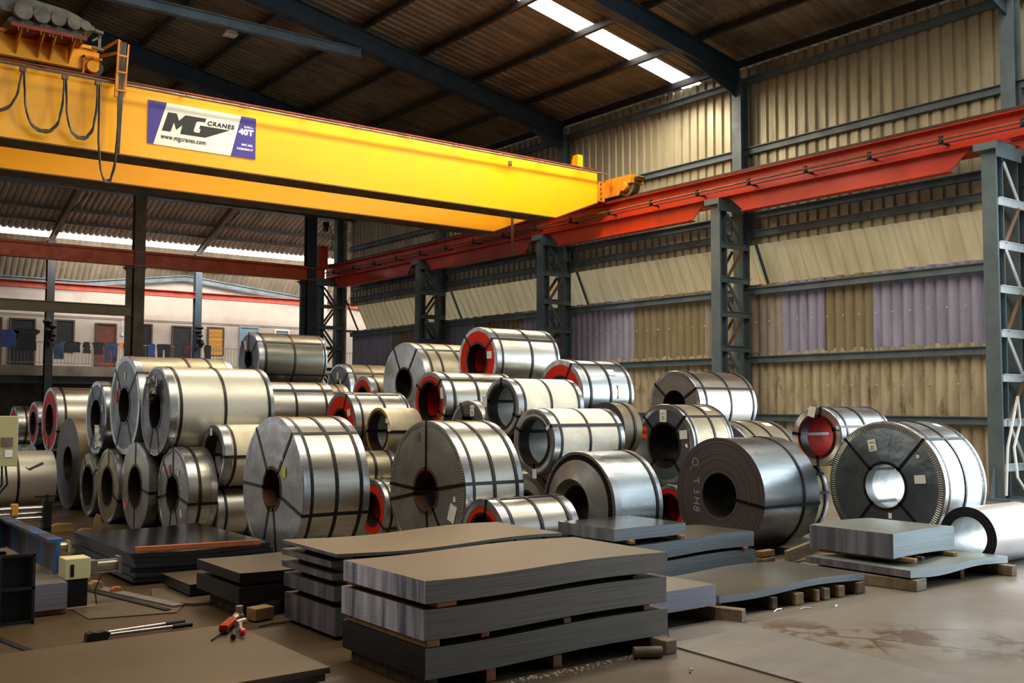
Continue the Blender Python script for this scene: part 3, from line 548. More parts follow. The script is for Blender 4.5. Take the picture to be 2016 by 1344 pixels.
# ================================================================== FAR HALL beyond the open end
m = MB(); m.box(-4, 32, 47.0, 47.2, 3.1, 9); wb = struct(m.build('wall_back', 'plaster_white'))
m = MB(); m.box(-4, 32, 46.96, 47.2, 0, 3.1); m.build('lower_wall', 'plaster_brown', wb)
m = MB(); m.box(31.8, 32, 34, 47.2, 0, 3.0); struct(m.build('wall_far_side', 'plaster_brown'))
m = MB(); m.box(-4, 26, 45.6, 47.0, 2.86, 3.12); m.box(-4, 26, 45.58, 45.68, 2.72, 3.14); struct(m.build('trim_1', 'slab_concrete'))
m = MB(); m.ibeam((-4, 45.5, 2.55), (26, 45.5, 2.55), .2, .3); struct(m.build('trim_2', 'steel_black'))
# sloping sheets and the steep lower sheets
def fz(y): return 8.52 + .36 * (45.2 - y)
l = corr('x', -4, 31, .24, .07, False)
cf = struct(ribbed(l, [lambda a, h: (a, 34.1, fz(34.1) + h), lambda a, h: (a, 44.85, fz(44.85) + h)]).build('ceiling_far', 'far_roof'))
struct(ribbed(l, [lambda a, h: (a, 44.90, fz(44.90) + .01 + h * .2), lambda a, h: (a, 45.25, 8.46 + h * .2)]).build('window_4', 'far_skylight_sheet'))
def low(x): return 7.45 - .105 * abs(x - 16.4) if x > 16.4 else 7.45 - .14 * min(4.5, abs(x - 16.4))
ribbed(l, [lambda a, h: (a, 45.25 + h * .3, 8.455), lambda a, h: (a, 46.7 + h, low(a))]).build('steep_sheet', 'far_roof', cf)
for z, y in ((fz(43.9) - .07, 43.9), (fz(42.9) - .07, 42.9), (fz(41.3) - .07, 41.3), (fz(39.8) - .07, 39.8), (7.72, 46.05)):
    g = MB(); g.bar((-4, y, z), (31, y, z), .06, .12); g.build('purlin', 'steel_brown', cf)
g = MB(); pts = [(-4, 6.82), (11.9, 6.82), (16.4, 7.42), (24, 6.62)]
for (a, za), (c, zc) in zip(pts[:-1], pts[1:]): g.bar((a, 46.6, za - .1), (c, 46.6, zc - .1), .08, .16); g.bar((a, 46.6, za + .06), (c, 46.6, zc + .06), .05, .05)
tag(g.build('gable_truss', 'steel_blue'), 'low grey peaked steel truss under the far corrugated sheets', 'truss')
for i, x in enumerate((4.1, 10.2, 16.4)):
    g = MB(); g.ibeam((x, 37.5, fz(37.5) - .28), (x, 45.1, fz(45.1) - .25), .16, .26, .02); g.bar((x, 43.2, fz(43.2) - .35), (x + .5, 41.5, fz(41.5) - .12), .03, .05)
    tag(g.build('far_rafter', 'steel_brown'), ['sloping rafter of the far hall outside the left edge', 'sloping brown rafter ending on the far column nearer the left edge', 'sloping brown rafter ending on the far column beside the yellow boarded door'][i], 'rafter', 'far hall rafters')
def stanchion(x, y, top, label, m, br=None, w=.28):
    t = thing('steel_column', (x, y, 0), label, 'column', 'far hall columns')
    b = MB(); b.ibeam((0, 0, 0), (0, 0, top), w, w, .025, up=(0, 1, 0)); b.build('shaft', m, t)
    if br:
        b = MB(); b.bar((-.3, -.02, 0), (-.3, -.02, br), .14, .16); b.build('side_leg', m, t)
        b = MB(); b.box(-.45, .2, -.16, .16, br, br + .05); b.bar((-.42, 0, br - .02), (-.05, 0, br - .28), .05, .06); b.build('bracket', m, t)
    return t
stanchion(10.33, 33.8, 8.35, 'brown steel column nearer the left edge, in front of the washing', 'steel_brown', 5.95, .34)
stanchion(16.45, 33.8, 8.35, 'tall black steel column just left of the corner lattice tower', 'steel_blue_dark', 5.95, .34)
stanchion(10.2, 45.0, 8.3, 'dark far column with a hanging black bundle near the left edge', 'steel_black', None, .3)
stanchion(16.4, 45.0, 8.3, 'grey far column with dark rags tied to it beside the yellow boarded door', 'steel_blue_dark', None, .3)
stanchion(22.6, 45.0, 8.3, 'pale far column seen through the corner lattice tower', 'cement_pale', None, .3)
g = MB(); g.ibeam((-4, 33.75, 6.26), (17.0, 33.75, 6.26), .3, .46, .03); g.bar((-4, 33.75, 6.52), (17, 33.75, 6.52), .07, .06); tag(g.build('runway_beam', 'beam_orange'), 'upper red runway beam across the open end of the hall', 'runway beam')
g = MB(); g.ibeam((-4, 45.0, 6.42), (26, 45.0, 6.42), .26, .28, .03); tag(g.build('runway_beam', 'beam_brick'), 'lower red runway beam in front of the white wall', 'runway beam')
g = MB(); g.ibeam((-4, 33.7, 4.56), (10.1, 33.7, 4.56), .2, .34, .025); tag(g.build('cross_beam', 'cement_olive'), 'grey-brown cross beam at the left, below the red runway beams', 'beam')
g = MB(); g.box(16.7, 17.0, 33.5, 33.8, 6.5, 7.3); tag(g.build('buffer_stop', 'rail_red'), 'dark red buffer stop at the far end of the runway', 'buffer')
g = MB(); g.box(16.85, 17.05, 33.55, 33.65, 8.05, 8.2); g.box(16.88, 17.0, 33.5, 33.7, 7.85, 8.12); g.tube([(17.0, 33.6, 8.3), (17.2, 33.5, 7.6), (17.1, 33.5, 7.2)], .015, 5)
tag(g.build('floodlight', 'steel_black'), 'small black floodlight high up beside the black column', 'lamp')
g = MB(); g.bar((12.6, 40, 8.5), (12.6, 40, 8.0), .01, .01); g.lathe([(0, 0), (0, .03), (.12, .05), (.16, .03), (.16, 0)], 10, 'z'); n0 = 8; g.v[n0:] = [(12.6 + v[0], 40 + v[1], 7.85 + v[2]) for v in g.v[n0:]]
tag(g.build('hanging_bulb', 'label_white'), 'tiny pale bulb hanging from the far roof sheets', 'lamp')
# doors and windows of the white wall
def opening(x0, x1, z0, z1, m, name, frame='frame_wood', boards=False):
    b = MB(); b.box(x0, x1, 46.95, 46.99, z0, z1); o = struct(b.build(name, m))
    b = MB(); b.box(x0 - .07, x0, 46.90, 46.99, z0, z1 + .07); b.box(x1, x1 + .07, 46.90, 46.99, z0, z1 + .07); b.box(x0, x1, 46.90, 46.99, z1, z1 + .07); b.build('frame', frame, o)
    if boards:
        b = MB()
        for k in range(6): b.box(x0, x1, 46.935, 46.95, z0 + (z1 - z0) * k / 6 + .02, z0 + (z1 - z0) * (k + 1) / 6 - .01)
        b.build('boards', m, o)
opening(9.16, 10.05, 3.14, 5.1, 'door_dark', 'door_1'); opening(8.2, 8.75, 3.14, 5.1, 'door_brown', 'door_2'); opening(10.95, 11.62, 3.8, 5.12, 'door_dark', 'window_5'); opening(12.62, 13.4, 3.14, 5.05, 'door_brown', 'door_3')
opening(14.3, 14.98, 3.14, 5.12, 'door_dark', 'door_4'); opening(16.0, 16.8, 3.7, 5.1, 'door_green', 'window_6'); opening(17.68, 18.36, 3.85, 5.12, 'door_boards', 'window_7', boards=True)
opening(19.25, 20.1, 3.14, 5.22, 'door_blue', 'door_5', 'door_blue'); opening(21.05, 21.7, 4.2, 5.15, 'door_blue', 'window_8', 'label_white'); opening(22.9, 23.6, 3.8, 5.1, 'door_dark', 'window_9')
g = MB(); g.tube([(-4, 46.93, 5.33), (12, 46.93, 5.35), (26, 46.93, 5.36)], .018, 5); struct(g.build('trim_3', 'steel_brown'))
g = MB(); g.box(13.67, 13.75, 46.9, 46.98, 4.6, 4.72); g.bar((13.71, 46.95, 4.7), (13.71, 46.95, 5.35), .02, .02); tag(g.build('light_switch', 'label_white'), 'small switch box with its conduit on the white wall beside the brown door', 'switch')
# balcony railing
t = thing('balcony_railing', (-4, 45.66, 3.12), 'thin steel balcony railing in front of the white wall', 'railing')
b = MB(); b.tube([(0, 0, 1.0), (29, 0, 1.0)], .02, 6); b.build('top_rail', 'steel_brown', t)
b = MB(); b.tube([(0, 0, .14), (29, 0, .14)], .015, 6); b.build('bottom_rail', 'steel_brown', t)
b = MB()
for k in list(range(0, 88)) + list(range(188, 205)): b.bar((.14 * k + .3, 0, .1), (.14 * k + .3, 0, 1.0), .014, .014)
o = b.build('balusters', 'steel_brown', t); o['kind'] = 'stuff'
b = MB(); b.bar((0, 0, .1), (0, 0, 1.0), .014, .014); b0 = b.build('baluster', 'steel_brown', t); b0.location = (.14 * 88 + .3, 0, 0)
for k in range(89, 188): c = b0.copy(); COL.objects.link(c); c.location = (.14 * k + .3, 0, 0)
# washing on the railing
def cloth(x0, x1, z1, z0, kind, m, label, y=45.62, cat='clothing'):
    w = x1 - x0; h = z1 - z0; n = 9; b = MB()
    def edge(u):
        if kind == 'shirt':   # left / right outline at height u (0 top .. 1 bottom)
            return .30 if u < .04 else (.5 if u < .30 else (.34 if u < .34 else .33 + .05 * u))
        if kind == 'skirt': return .22 + .28 * u
        return .5
    if kind == 'trousers':
        polys = [[(-.5, 0), (.5, 0), (.5, .3), (.06, .34), (-.06, .34), (-.5, .3)], [(-.5, .3), (-.05, .34), (-.10, 1), (-.46, 1)], [(.05, .34), (.5, .3), (.46, 1), (.10, 1)]]
    else:
        us = [0, .04, .12, .30, .34, .6, .8, 1]
        polys = [[(-edge(u), u) for u in us] + [(edge(u), u) for u in reversed(us)]]
    for s in (0, 1):
        for p in polys:
            b.prism([((x0 + x1) / 2 + a * w + .01 * math.sin(9 * v), z1 - v * h * (1 if s == 0 else .45)) for a, v in p], 'y', y - .015 if s == 0 else y + .06, y + .0 if s == 0 else y + .075)
    b.box(x0 + w * .12, x1 - w * .12, y - .015, y + .075, z1 - .012, z1 + .012)
    return tag(b.build('hanging_garment', m), label, cat, 'washing hung on the balcony')
cloth(8.45, 9.2, 4.55, 3.85, 'shirt', 'cloth_blue', 'dark blue shirt hung highest, at the left edge of the balcony')
cloth(9.0, 10.0, 4.62, 3.75, 'shirt', 'cloth_black', 'big black jacket hung in front of the dark doorway')
cloth(10.55, 10.95, 4.16, 3.42, 'rect', 'cloth_denim', 'blue denim piece hanging just right of the dark far column')
cloth(11.0, 11.6, 4.16, 3.72, 'rect', 'cloth_black', 'black cloth hung under the dark window')
cloth(11.7, 12.05, 4.17, 3.7, 'skirt', 'cloth_black', 'small flared black garment hung alone between window and brown door')
cloth(12.1, 12.6, 4.17, 3.67, 'shirt', 'cloth_black', 'black shirt left of the blue jeans')
cloth(12.62, 13.15, 4.18, 3.38, 'trousers', 'cloth_denim', 'pair of blue jeans in front of the brown door')
cloth(13.2, 13.38, 4.18, 3.95, 'rect', 'cloth_orange', 'small orange cloth right of the blue jeans')
cloth(13.4, 13.75, 4.18, 3.82, 'rect', 'cloth_red', 'dark red cloth at the brown column')
cloth(14.45, 14.75, 4.2, 3.5, 'rect', 'cloth_blue', 'bright blue cloth just right of the brown column')
cloth(14.85, 15.45, 4.2, 3.45, 'trousers', 'cloth_black', 'black trousers with spread legs on the railing')
cloth(15.65, 16.0, 4.22, 3.8, 'rect', 'door_green', 'dark green-grey cloth under the green window')
cloth(16.02, 16.38, 4.22, 3.5, 'rect', 'cloth_maroon', 'maroon cloth left of the far grey column')
cloth(16.55, 16.85, 4.22, 3.9, 'skirt', 'cloth_white', 'white and blue cloth tied right at the far grey column')
cloth(17.0, 17.3, 4.22, 3.5, 'rect', 'cloth_black', 'long black cloth next to the yellow boarded door')
def bundle(x, y, z, s, m, label):
    b = MB(); r = random.Random(int(x * 10))
    for k in range(6):
        cx, cz = x + (r.random() - .5) * s * .5, z - k * s * .22
        b.tube([(cx, y, cz + s * .18), (cx + .03, y - .05, cz), (cx - .02, y, cz - s * .22)], [s * .12, s * .26 * (1 - k * .11), s * .06], 8)
    tag(b.build('rag_bundle', m, smooth=True), label, 'rags')
bundle(10.2, 44.75, 4.9, .8, 'cloth_black', 'black bundle of rags and cables hanging on the dark far column')
bundle(16.35, 44.75, 4.95, .8, 'cloth_black', 'dark rags tied on the far grey column above the railing')

# ================================================================== STEEL COILS (axis across the hall, front face towards the left)
FACE = Matrix(((0, 0, -1, 0), (-1, 0, 0, 0), (0, 1, 0, 0), (0, 0, 0, 1)))      # text plane -> coil face
def ring(a0, a1, r0, r1, n=72): return MB().lathe([(a0, r0), (a1, r0), (a1, r1), (a0, r1)], n)
def eye_strap(b, th, R, rh, L, w=.034, far=True):
    c, s = math.cos(th), math.sin(th); tg = Vector((0, -s, c))
    def P(x, r): return Vector((x, r * c, r * s))
    t = .004
    path = [(L * .55, rh - .006), (-.010, rh - .006), (-.010, R + .006), (L + .008, R + .006)]
    if far: path.append((L + .008, R * .6))
    for (x0, r0), (x1, r1) in zip(path[:-1], path[1:]):
        a, e = P(x0, r0), P(x1, r1); d = (e - a).normalized(); nrm = tg.cross(d)
        a = a - d * t * .5; e = e + d * t * .5
        b.add([p + tg * sx * w / 2 + nrm * sz * t / 2 for p in (a, e) for sx, sz in ((-1, -1), (1, -1), (1, 1), (-1, 1))],
              [(0, 1, 2, 3), (7, 6, 5, 4), (0, 4, 5, 1), (1, 5, 6, 2), (2, 6, 7, 3), (3, 7, 4, 0)])
def face_label(t, th, r, w, h, m, rot=0, x=-.012, name='label_sticker'):
    b = MB(); b.box(-w / 2, w / 2, -h / 2, h / 2, 0, .003); mt = Matrix.Translation((x, r * math.cos(th), r * math.sin(th))) @ FACE @ Matrix.Rotation(rot, 4, 'Z')
    b.v = [tuple(mt @ Vector(v)) for v in b.v]; return b.build(name, m, t), mt
def side_label(t, xf, th, R, w, h, m):
    b = MB(); b.box(-w / 2, w / 2, -h / 2, h / 2, 0, .004)
    mt = Matrix.Rotation(th, 4, 'X') @ Matrix.Translation((xf, R + .002, 0)) @ Matrix.Rotation(-PI / 2, 4, 'X')
    b.v = [tuple(mt @ Vector((v[0], v[1], v[2]))) for v in b.v]; b.build('side_label', m, t)
D2 = math.radians
def coil(geo, label, body='galvanised', face='cover_grey', rh=.45, teeth=True, eyes=(45, 135, 225, 315), bands=(.12, .5, .88), bore='bore_dark', core='core_ring_black',
         gw=.10, fr=None, labels=(), side=(), cat='steel coil', group='strapped steel coils', guards=True, wrap=None, depth=.0, open_wrap=False, rearguard=True, name='steel_coil'):
    X, Y, Z, R, L = geo; t = thing(name, (X, Y, Z), label, cat, group); H = R * rh
    # barrel with its bore and rear end
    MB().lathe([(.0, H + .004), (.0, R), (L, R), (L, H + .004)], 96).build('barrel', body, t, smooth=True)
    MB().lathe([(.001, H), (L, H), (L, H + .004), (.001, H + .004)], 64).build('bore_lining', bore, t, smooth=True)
    if guards:
        g0 = R * (1 - gw)
        MB().lathe([(-.008, g0), (-.008, R + .001), (-.002, R + .006), (.085, R + .006), (.085, R + .001), (0, R + .001), (0, g0)], 96).build('edge_guard', 'edge_guard_steel', t, smooth=True)
        if teeth: ring(-.0105, -.0075, g0 + .002, R * (1 - gw * .25)).build('crimped_rim', 'guard_teeth', t, smooth=True)
        if rearguard: MB().lathe([(L - .07, R + .001), (L - .07, R + .005), (L + .006, R + .005), (L + .006, R * .9), (L, R * .9), (L, R + .001)], 96).build('edge_guard', 'edge_guard_steel', t, smooth=True)
    else: g0 = R
    f1 = R * fr if fr else g0 + .004
    if open_wrap:
        MB().lathe([(-.03, H), (-.035, H + .05), (-.11, f1 * .55), (-.02, f1 * .93), (-.015, f1 * .93), (-.10, f1 * .55), (-.02, H + .05)], 72).build('face_cover', face, t, smooth=True)
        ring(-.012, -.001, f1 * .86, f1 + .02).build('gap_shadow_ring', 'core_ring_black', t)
    elif face: MB().lathe([(-.0065, H), (-.0065, f1), (-.001, f1), (-.001, H)], 96).build('face_cover', face, t, smooth=True)
    if fr: ring(-.0075, -.001, f1, g0 + .002).build('face_rim', 'guard_teeth' if teeth else 'edge_guard_steel', t, smooth=True)
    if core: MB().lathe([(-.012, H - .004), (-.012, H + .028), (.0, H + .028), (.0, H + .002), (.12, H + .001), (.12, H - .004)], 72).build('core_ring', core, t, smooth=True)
    if wrap: ring(.09, L - .075, R - .002, R + .004).build('wrapping', wrap, t, smooth=True)
    for q in bands: ring(L * q - .016, L * q + .016, R - .001, R + .0095).build('strap', 'strap_black', t)
    for a in eyes: b = MB(); eye_strap(b, D2(a), R + (.004 if wrap else 0), H, L); b.build('eye_strap', 'strap_black', t)
    for a, r, w, h, m, *rot in labels: face_label(t, D2(a), r * R, w, h, m, D2(rot[0]) if rot else 0)
    for xf, a, w, h, m in side: side_label(t, xf * L, D2(a), R + (.004 if wrap else 0), w, h, m)
    return t
RED = dict(face='cover_red', bore='bore_red')
WH, OR, YE = 'label_white', 'label_orange', 'label_yellow'
# ---- front rows
coil((4.40, 9.83, 0.73, 0.730, 0.71), 'large shiny coil at left centre with a yellow label and rusty eye', rh=.28, teeth=False, gw=.06, core='core_ring_rust', eyes=(56, 129, 2, 197, 258, 288), labels=((148, .48, .075, .10, YE), (129, .55, .02, .04, WH)))
coil((5.68, 8.93, 0.71, 0.711, 0.70), 'largest coil at picture centre, dark face with crossed straps around its small eye', face='cover_grey', rh=.30, gw=.07, core='core_ring_rust', eyes=(90, 171, 3, 349, 232, 265), labels=((201, .74, .12, .17, WH, -20), (185, .75, .04, .05, WH), (75, .8, .06, .09, 'edge_guard_steel', 8)), bands=(.14, .5, .9))
t = coil((8.55, 7.54, 0.62, 0.617, 0.92), 'unwrapped dark hot-rolled coil with chalk writing on its wound face', body='hot_rolled', face='wound_face', rh=.385, guards=False, core=None, eyes=(188,), bands=(.72,), bore='bore_dark', group='bare steel coils')
for ch, u, v, rot in (('O', -.005, .55, -20), ('-', .05, .42, 60), ('T', .09, .30, -80), ('3', .12, .12, -90), ('H', .14, -.02, -95), ('8', .13, -.18, -100)):
    R_ = .617; a = Matrix.Translation((-.0095, .62 * R_ + .02 - u * .3, v * R_ - .02)) @ FACE @ Matrix.Rotation(D2(rot), 4, 'Z'); text_mesh('chalk_mark', ch, .13, 'chalk', t, a, extrude=.0005)
t = coil((10.15, 6.56, 0.71, 0.706, 0.82), 'very big polished coil at the right with a white square label and silvery blue barrel', body='galvanised_cool', face='cover_blue', rh=.345, gw=.10, eyes=(45, 132, 225, 310), bands=(.10, .5, .95), bore='bore_steel',
         labels=((72, .66, .10, .13, WH, 12), (167, .62, .13, .09, WH, 5), (140, .75, .035, .035, WH), (259, .46, .04, .06, WH)), side=((.8, 110, .10, .08, WH),))
R_ = .706
def lifting_mark(t, R_, a, r):       # the small mark on the white labels: an arc over two hooks
    mt = Matrix.Translation((-.0165, r * R_ * math.cos(D2(a)), r * R_ * math.sin(D2(a)))) @ FACE
    b = MB()
    for k in range(8):
        q0, q1 = D2(30 + k * 15), D2(45 + k * 15)
        if k < 8: b.bar((.036 * math.cos(q0), .022 * math.sin(q0) + .012, 0), (.036 * math.cos(q1), .022 * math.sin(q1) + .012, 0), .006, .002, up=(0, 0, 1))
    b.v = [tuple(mt @ Vector(v)) for v in b.v]; b.build('label_print', 'ink_blue', t)
    b = MB()
    for s in (-1, 1): b.box(s * .012 - .003, s * .012 + .003, -.045, -.01, -.001, .001)
    b.box(-.018, .018, -.010, -.006, -.001, .001); b.box(-.03, -.01, -.05, -.046, -.001, .001); b.box(.01, .03, -.05, -.046, -.001, .001)
    b.v = [tuple(mt @ Vector(v)) for v in b.v]; b.build('label_print', 'ink_black', t)
lifting_mark(t, R_, 72, .66)
coil((9.86, 5.46, 0.29, 0.294, 1.00), 'small loosely wound bare coil lying low at the far right behind the sheet pack', body='pinkish_steel', face='wound_face_black', rh=.68, guards=False, core=None, eyes=(), bands=(), bore='bore_steel', group='bare steel coils')
coil((7.01, 8.09, 0.55, 0.555, 0.66), 'coil with a split-open dark face cover and a rusty eye, behind the flat glossy sheets', body='galvanised_cool', face='cover_grey', rh=.38, gw=.09, core='core_ring_rust', eyes=(), bands=(.90,), open_wrap=True, labels=((55, .8, .03, .03, WH),))
coil((5.68, 7.93, 0.35, 0.351, 0.90), 'small red-faced coil lowest in front, just behind the wavy sheets', rh=.57, gw=.20, eyes=(100, 215, 330), **RED)
coil((9.45, 9.16, 0.29, 0.295, 0.80), 'red-faced coil in deep shadow left of the dark hot-rolled coil', rh=.55, gw=.15, eyes=(150,), **RED)
coil((6.06, 10.71, 0.35, 0.348, 0.50), 'red-faced coil squeezed between the two biggest front coils', rh=.5, gw=.16, eyes=(215,), **RED)
coil((5.90, 11.11, 0.78, 0.240, 0.60), 'dull little coil on top of the squeezed red-faced one', body='galvanised_dusty', rh=.5, eyes=(225,), group='dull coils')
coil((7.20, 9.22, 0.40, 0.404, 0.70), 'shadowed coil with crimped rim just right of the largest centre coil', rh=.5, gw=.16, eyes=(180, 225), body='galvanised_dusty')
coil((4.17, 12.11, 0.54, 0.536, 0.33), 'left floor-row coil with an orange sticker beside its vertical top strap', face='cover_grey', rh=.38, eyes=(45, 90, 190, 350, 240, 280), labels=((68, .55, .05, .10, OR, 10), (128, .58, .04, .07, WH), (215, .70, .05, .10, WH, 20), (165, .6, .02, .03, WH)), bands=(.4,))
coil((4.07, 13.21, 0.55, 0.552, 1.00), 'left floor-row coil with an orange sticker low beside its eye', face='cover_grey', rh=.46, eyes=(90, 185, 270), teeth=False, labels=((322, .66, .07, .11, OR, -15),), bands=(.15, .5))
coil((4.03, 14.26, 0.49, 0.491, 1.00), 'left floor-row coil with a crumpled golden-looking rim, second from the big bare brown coil', face='galvanised_dusty', rh=.5, eyes=(95, 200), bands=(.15, .5))
coil((4.05, 15.28, 0.44, 0.439, 1.00), 'small left floor-row coil next to the big bare brown coil', face='cover_grey', rh=.6, eyes=(60, 150), gw=.14, bands=(.15, .5))
coil((4.07, 16.50, 0.68, 0.683, 1.00), 'big bare brown coil standing dark on the floor at the left', body='brown_bare', face='wound_face', rh=.38, guards=False, core=None, eyes=(), bands=(), group='bare steel coils')
t = coil((2.55, 16.65, 0.44, 0.440, 1.30), 'satin silver coil at the left edge, seen from the side with a black tape tick', body='pale_wrap', rh=.5, guards=False, eyes=(), bands=(.12, .60))
b = MB(); mt = Matrix.Rotation(D2(152), 4, 'X') @ Matrix.Translation((1.02, .4465, 0)) @ Matrix.Rotation(PI / 2, 4, 'X')
b.bar((-.14, -.01, 0), (-.10, .03, 0), .012, .004, up=(0, 0, 1)); b.bar((-.10, .03, 0), (.10, -.07, 0), .035, .004, up=(0, 0, 1)); b.v = [tuple(mt @ Vector(v)) for v in b.v]; b.build('tape_tick', 'strap_black', t)
coil((4.53, 11.90, 0.31, 0.315, 0.75), 'small half-hidden floor coil under the paper-wrapped one, left of the yellow-labelled coil', rh=.55, eyes=(45, 90), gw=.16, core='core_ring_rust')
coil((4.53, 11.79, 0.98, 0.360, 0.75), 'paper-wrapped coil with a wide eye and white tag, left of the yellow-labelled coil', body='galvanised', wrap='cream_wrap', face='edge_guard_steel', rh=.73, gw=.10, eyes=(0, 180, 270), labels=((78, .80, .07, .09, WH),), bore='bore_steel', bands=(.16,))
# ---- second layer at the left
coil((4.10, 12.59, 1.50, 0.538, 1.30), 'long pale coil in front of the left pile, torn face, two white tags', body='pale_wrap', face='cover_dark', rh=.40, gw=.13, eyes=(50, 250, 290), labels=((80, .72, .06, .10, WH), (97, .66, .05, .10, WH)), bands=(.10, .52, .955))
coil((4.10, 13.84, 1.57, 0.642, 1.30), 'tallest dusty coil of the left pile with an orange sticker and a narrow dark eye', body='galvanised_dusty', face='cover_dark', rh=.36, gw=.10, teeth=False, eyes=(48, 140, 235, 300), labels=((92, .60, .06, .11, WH), (17, .56, .09, .15, OR), (41, .62, .06, .12, WH)), bands=(.55, .78))
coil((4.10, 15.15, 1.39, 0.511, 1.20), 'grey-faced coil between the big red-faced coil and the tallest dusty coil', body='galvanised_dusty', face='cover_slate', rh=.50, teeth=False, eyes=(60, 120, 240, 300), labels=((157, .68, .06, .09, WH), (262, .78, .03, .07, WH)), bands=(.12, .5))
coil((4.10, 17.83, 1.32, 0.520, 1.20), 'biggest of the red-faced coils at the left edge, above the brown bare coil', rh=.5, gw=.10, teeth=False, eyes=(200, 330, 270), labels=((285, .75, .04, .13, WH),), bands=(.10, .6), **RED)
coil((4.10, 18.96, 1.24, 0.366, 1.00), 'narrow red-faced coil squeezed behind the biggest left red-faced one', rh=.58, gw=.12, teeth=False, eyes=(180, 330), bands=(.12,), **RED)
coil((4.10, 20.52, 1.17, 0.354, 1.00), 'small red-faced coil furthest left, half behind the electrical cabinet', rh=.5, gw=.14, teeth=False, eyes=(90,), bands=(.15,), **RED)
def crumple(t, y, z, w, h, seed, m, x=-.03):
    r = random.Random(seed); n = 7; b = MB(); vs = []
    for j in range(n):
        for i_ in range(n):
            u, v = i_ / (n - 1) - .5, j / (n - 1) - .5
            vs.append((x - .05 * r.random() - .03 * (1 - 4 * u * u), y - u * w * (1 + .25 * r.random()), z + v * h * (1 + .3 * r.random()) + .02 * r.random()))
    b.add(vs, [(j * n + i_, j * n + i_ + 1, (j + 1) * n + i_ + 1, (j + 1) * n + i_) for j in range(n - 1) for i_ in range(n - 1)]); b.build('torn_flap', m, t, fix=False)
for o_ in [o for o in COL.objects if o.get('label', '').startswith('long pale coil in front')]:
    crumple(o_, -.02, .24, .20, .22, 4, 'galvanised'); crumple(o_, -.06, .13, .16, .10, 5, 'core_ring_black'); 
for o_ in [o for o in COL.objects if o.get('label', '').startswith('grey-faced coil between the big')]: crumple(o_, -.30, -.26, .16, .26, 9, 'label_white')
# ---- middle of the pile
coil((7.00, 16.69, 2.35, 0.453, 1.25), 'dark brownish coil on top of the back of the pile, in front of the railing', body='old_tinted', face='cover_dark', rh=.34, gw=.06, teeth=False, eyes=(45, 90, 140, 215), labels=((62, .62, .10, .16, WH, 10),), bands=(.10, .52, .97))
coil((6.50, 12.37, 1.32, 0.430, 0.85), 'red-faced coil above the yellow-labelled coil, its eye half hidden', rh=.45, gw=.12, teeth=False, eyes=(113, 345), labels=((147, .68, .08, .09, WH, 15),), bands=(.12, .55, .97), **RED)
coil((6.50, 11.36, 1.25, 0.295, 0.50), 'small cream-wrapped coil with a torn brown rim and wide open eye', body='cream_wrap', face='cream_edge', rh=.80, guards=False, core='core_ring_black', bore='bore_steel', eyes=(0, 180), bands=(), labels=((150, .93, .07, .06, WH), (170, 1.0, .07, .09, WH)))
coil((7.00, 10.94, 1.62, 0.379, 1.10), 'red-faced coil with a deep red eye, directly below left of the topmost one', rh=.66, gw=.12, teeth=False, eyes=(36, 133, 206, 312), labels=((159, .82, .06, .14, WH, 8),), bands=(.12, .45, .95), **RED)
coil((7.00, 9.42, 1.57, 0.320, 0.96), 'upper of the two white paper-wrapped coils with open eyes', wrap='white_paper_wrap', face='edge_guard_steel', rh=.76, gw=.14, bore='bore_steel', eyes=(90, 200, 15), labels=((10, 1.0, .09, .12, WH),), bands=(.10, .5, .93))
coil((7.00, 8.82, 1.19, 0.356, 1.02), 'lower white paper-wrapped coil with two dirty patches on its top', wrap='white_paper_wrap', face='edge_guard_steel', rh=.70, gw=.16, bore='bore_steel', eyes=(25, 150, 268), labels=((148, .82, .06, .04, WH, 30), (266, .98, .07, .10, WH)), bands=(.10, .5, .93))
t = coil((7.00, 10.09, 1.27, 0.364, 0.80), 'grey-faced coil with a white lifting label peeping out between red and white coils', face='cover_slate', rh=.5, gw=.12, eyes=(65,), labels=((112, .74, .08, .13, WH),), body='galvanised_dusty'); lifting_mark(t, .364, 112, .74)
coil((8.20, 11.60, 2.20, 0.459, 1.10), 'topmost coil of the pile with a bright red face and a white square label', rh=.51, gw=.11, teeth=False, eyes=(49, 141, 232, 320), labels=((167, .66, .11, .10, WH),), bands=(.09, .56, .96), **RED)
coil((8.20, 13.55, 1.91, 0.625, 1.10), 'large dusty coil with a bulging grey face left of the topmost coil', body='galvanised_dusty', face='cover_grey', rh=.36, gw=.06, teeth=False, eyes=(60, 125), labels=((20, .62, .03, .03, WH),), bands=(.12, .3, .6, .9))
coil((8.80, 16.84, 1.85, 0.465, 1.00), 'dull dark-faced coil far back right of the brownish top coil, two small tags', body='brown_bare', face='cover_dark', rh=.30, gw=.07, teeth=False, eyes=(40, 140), labels=((85, .55, .08, .13, WH), (120, .36, .06, .10, WH)), bands=(.12, .5, .9))
coil((8.10, 14.67, 1.70, 0.337, 0.80), 'small red-faced coil in front of the dull dark-faced one at the back', rh=.5, gw=.16, teeth=False, eyes=(), body='galvanised_dusty', bands=(.15,), **RED)
coil((8.60, 10.29, 1.72, 0.458, 0.88), 'red-faced coil at the right of the upper pile, half hidden by white wrapped coils', body='galvanised_cool', rh=.5, gw=.14, teeth=False, eyes=(120,), side=((.65, 140, .12, .10, WH), (.75, 175, .12, .18, WH)), bands=(.16, .55, .94), **RED)
coil((8.30, 9.07, 1.30, 0.321, 0.28), 'bare dusty brown coil between the white wrapped coils and the orange-labelled one', body='brown_bare', face='wound_face', rh=.55, guards=False, core=None, eyes=(), bands=(.6,), group='bare steel coils')
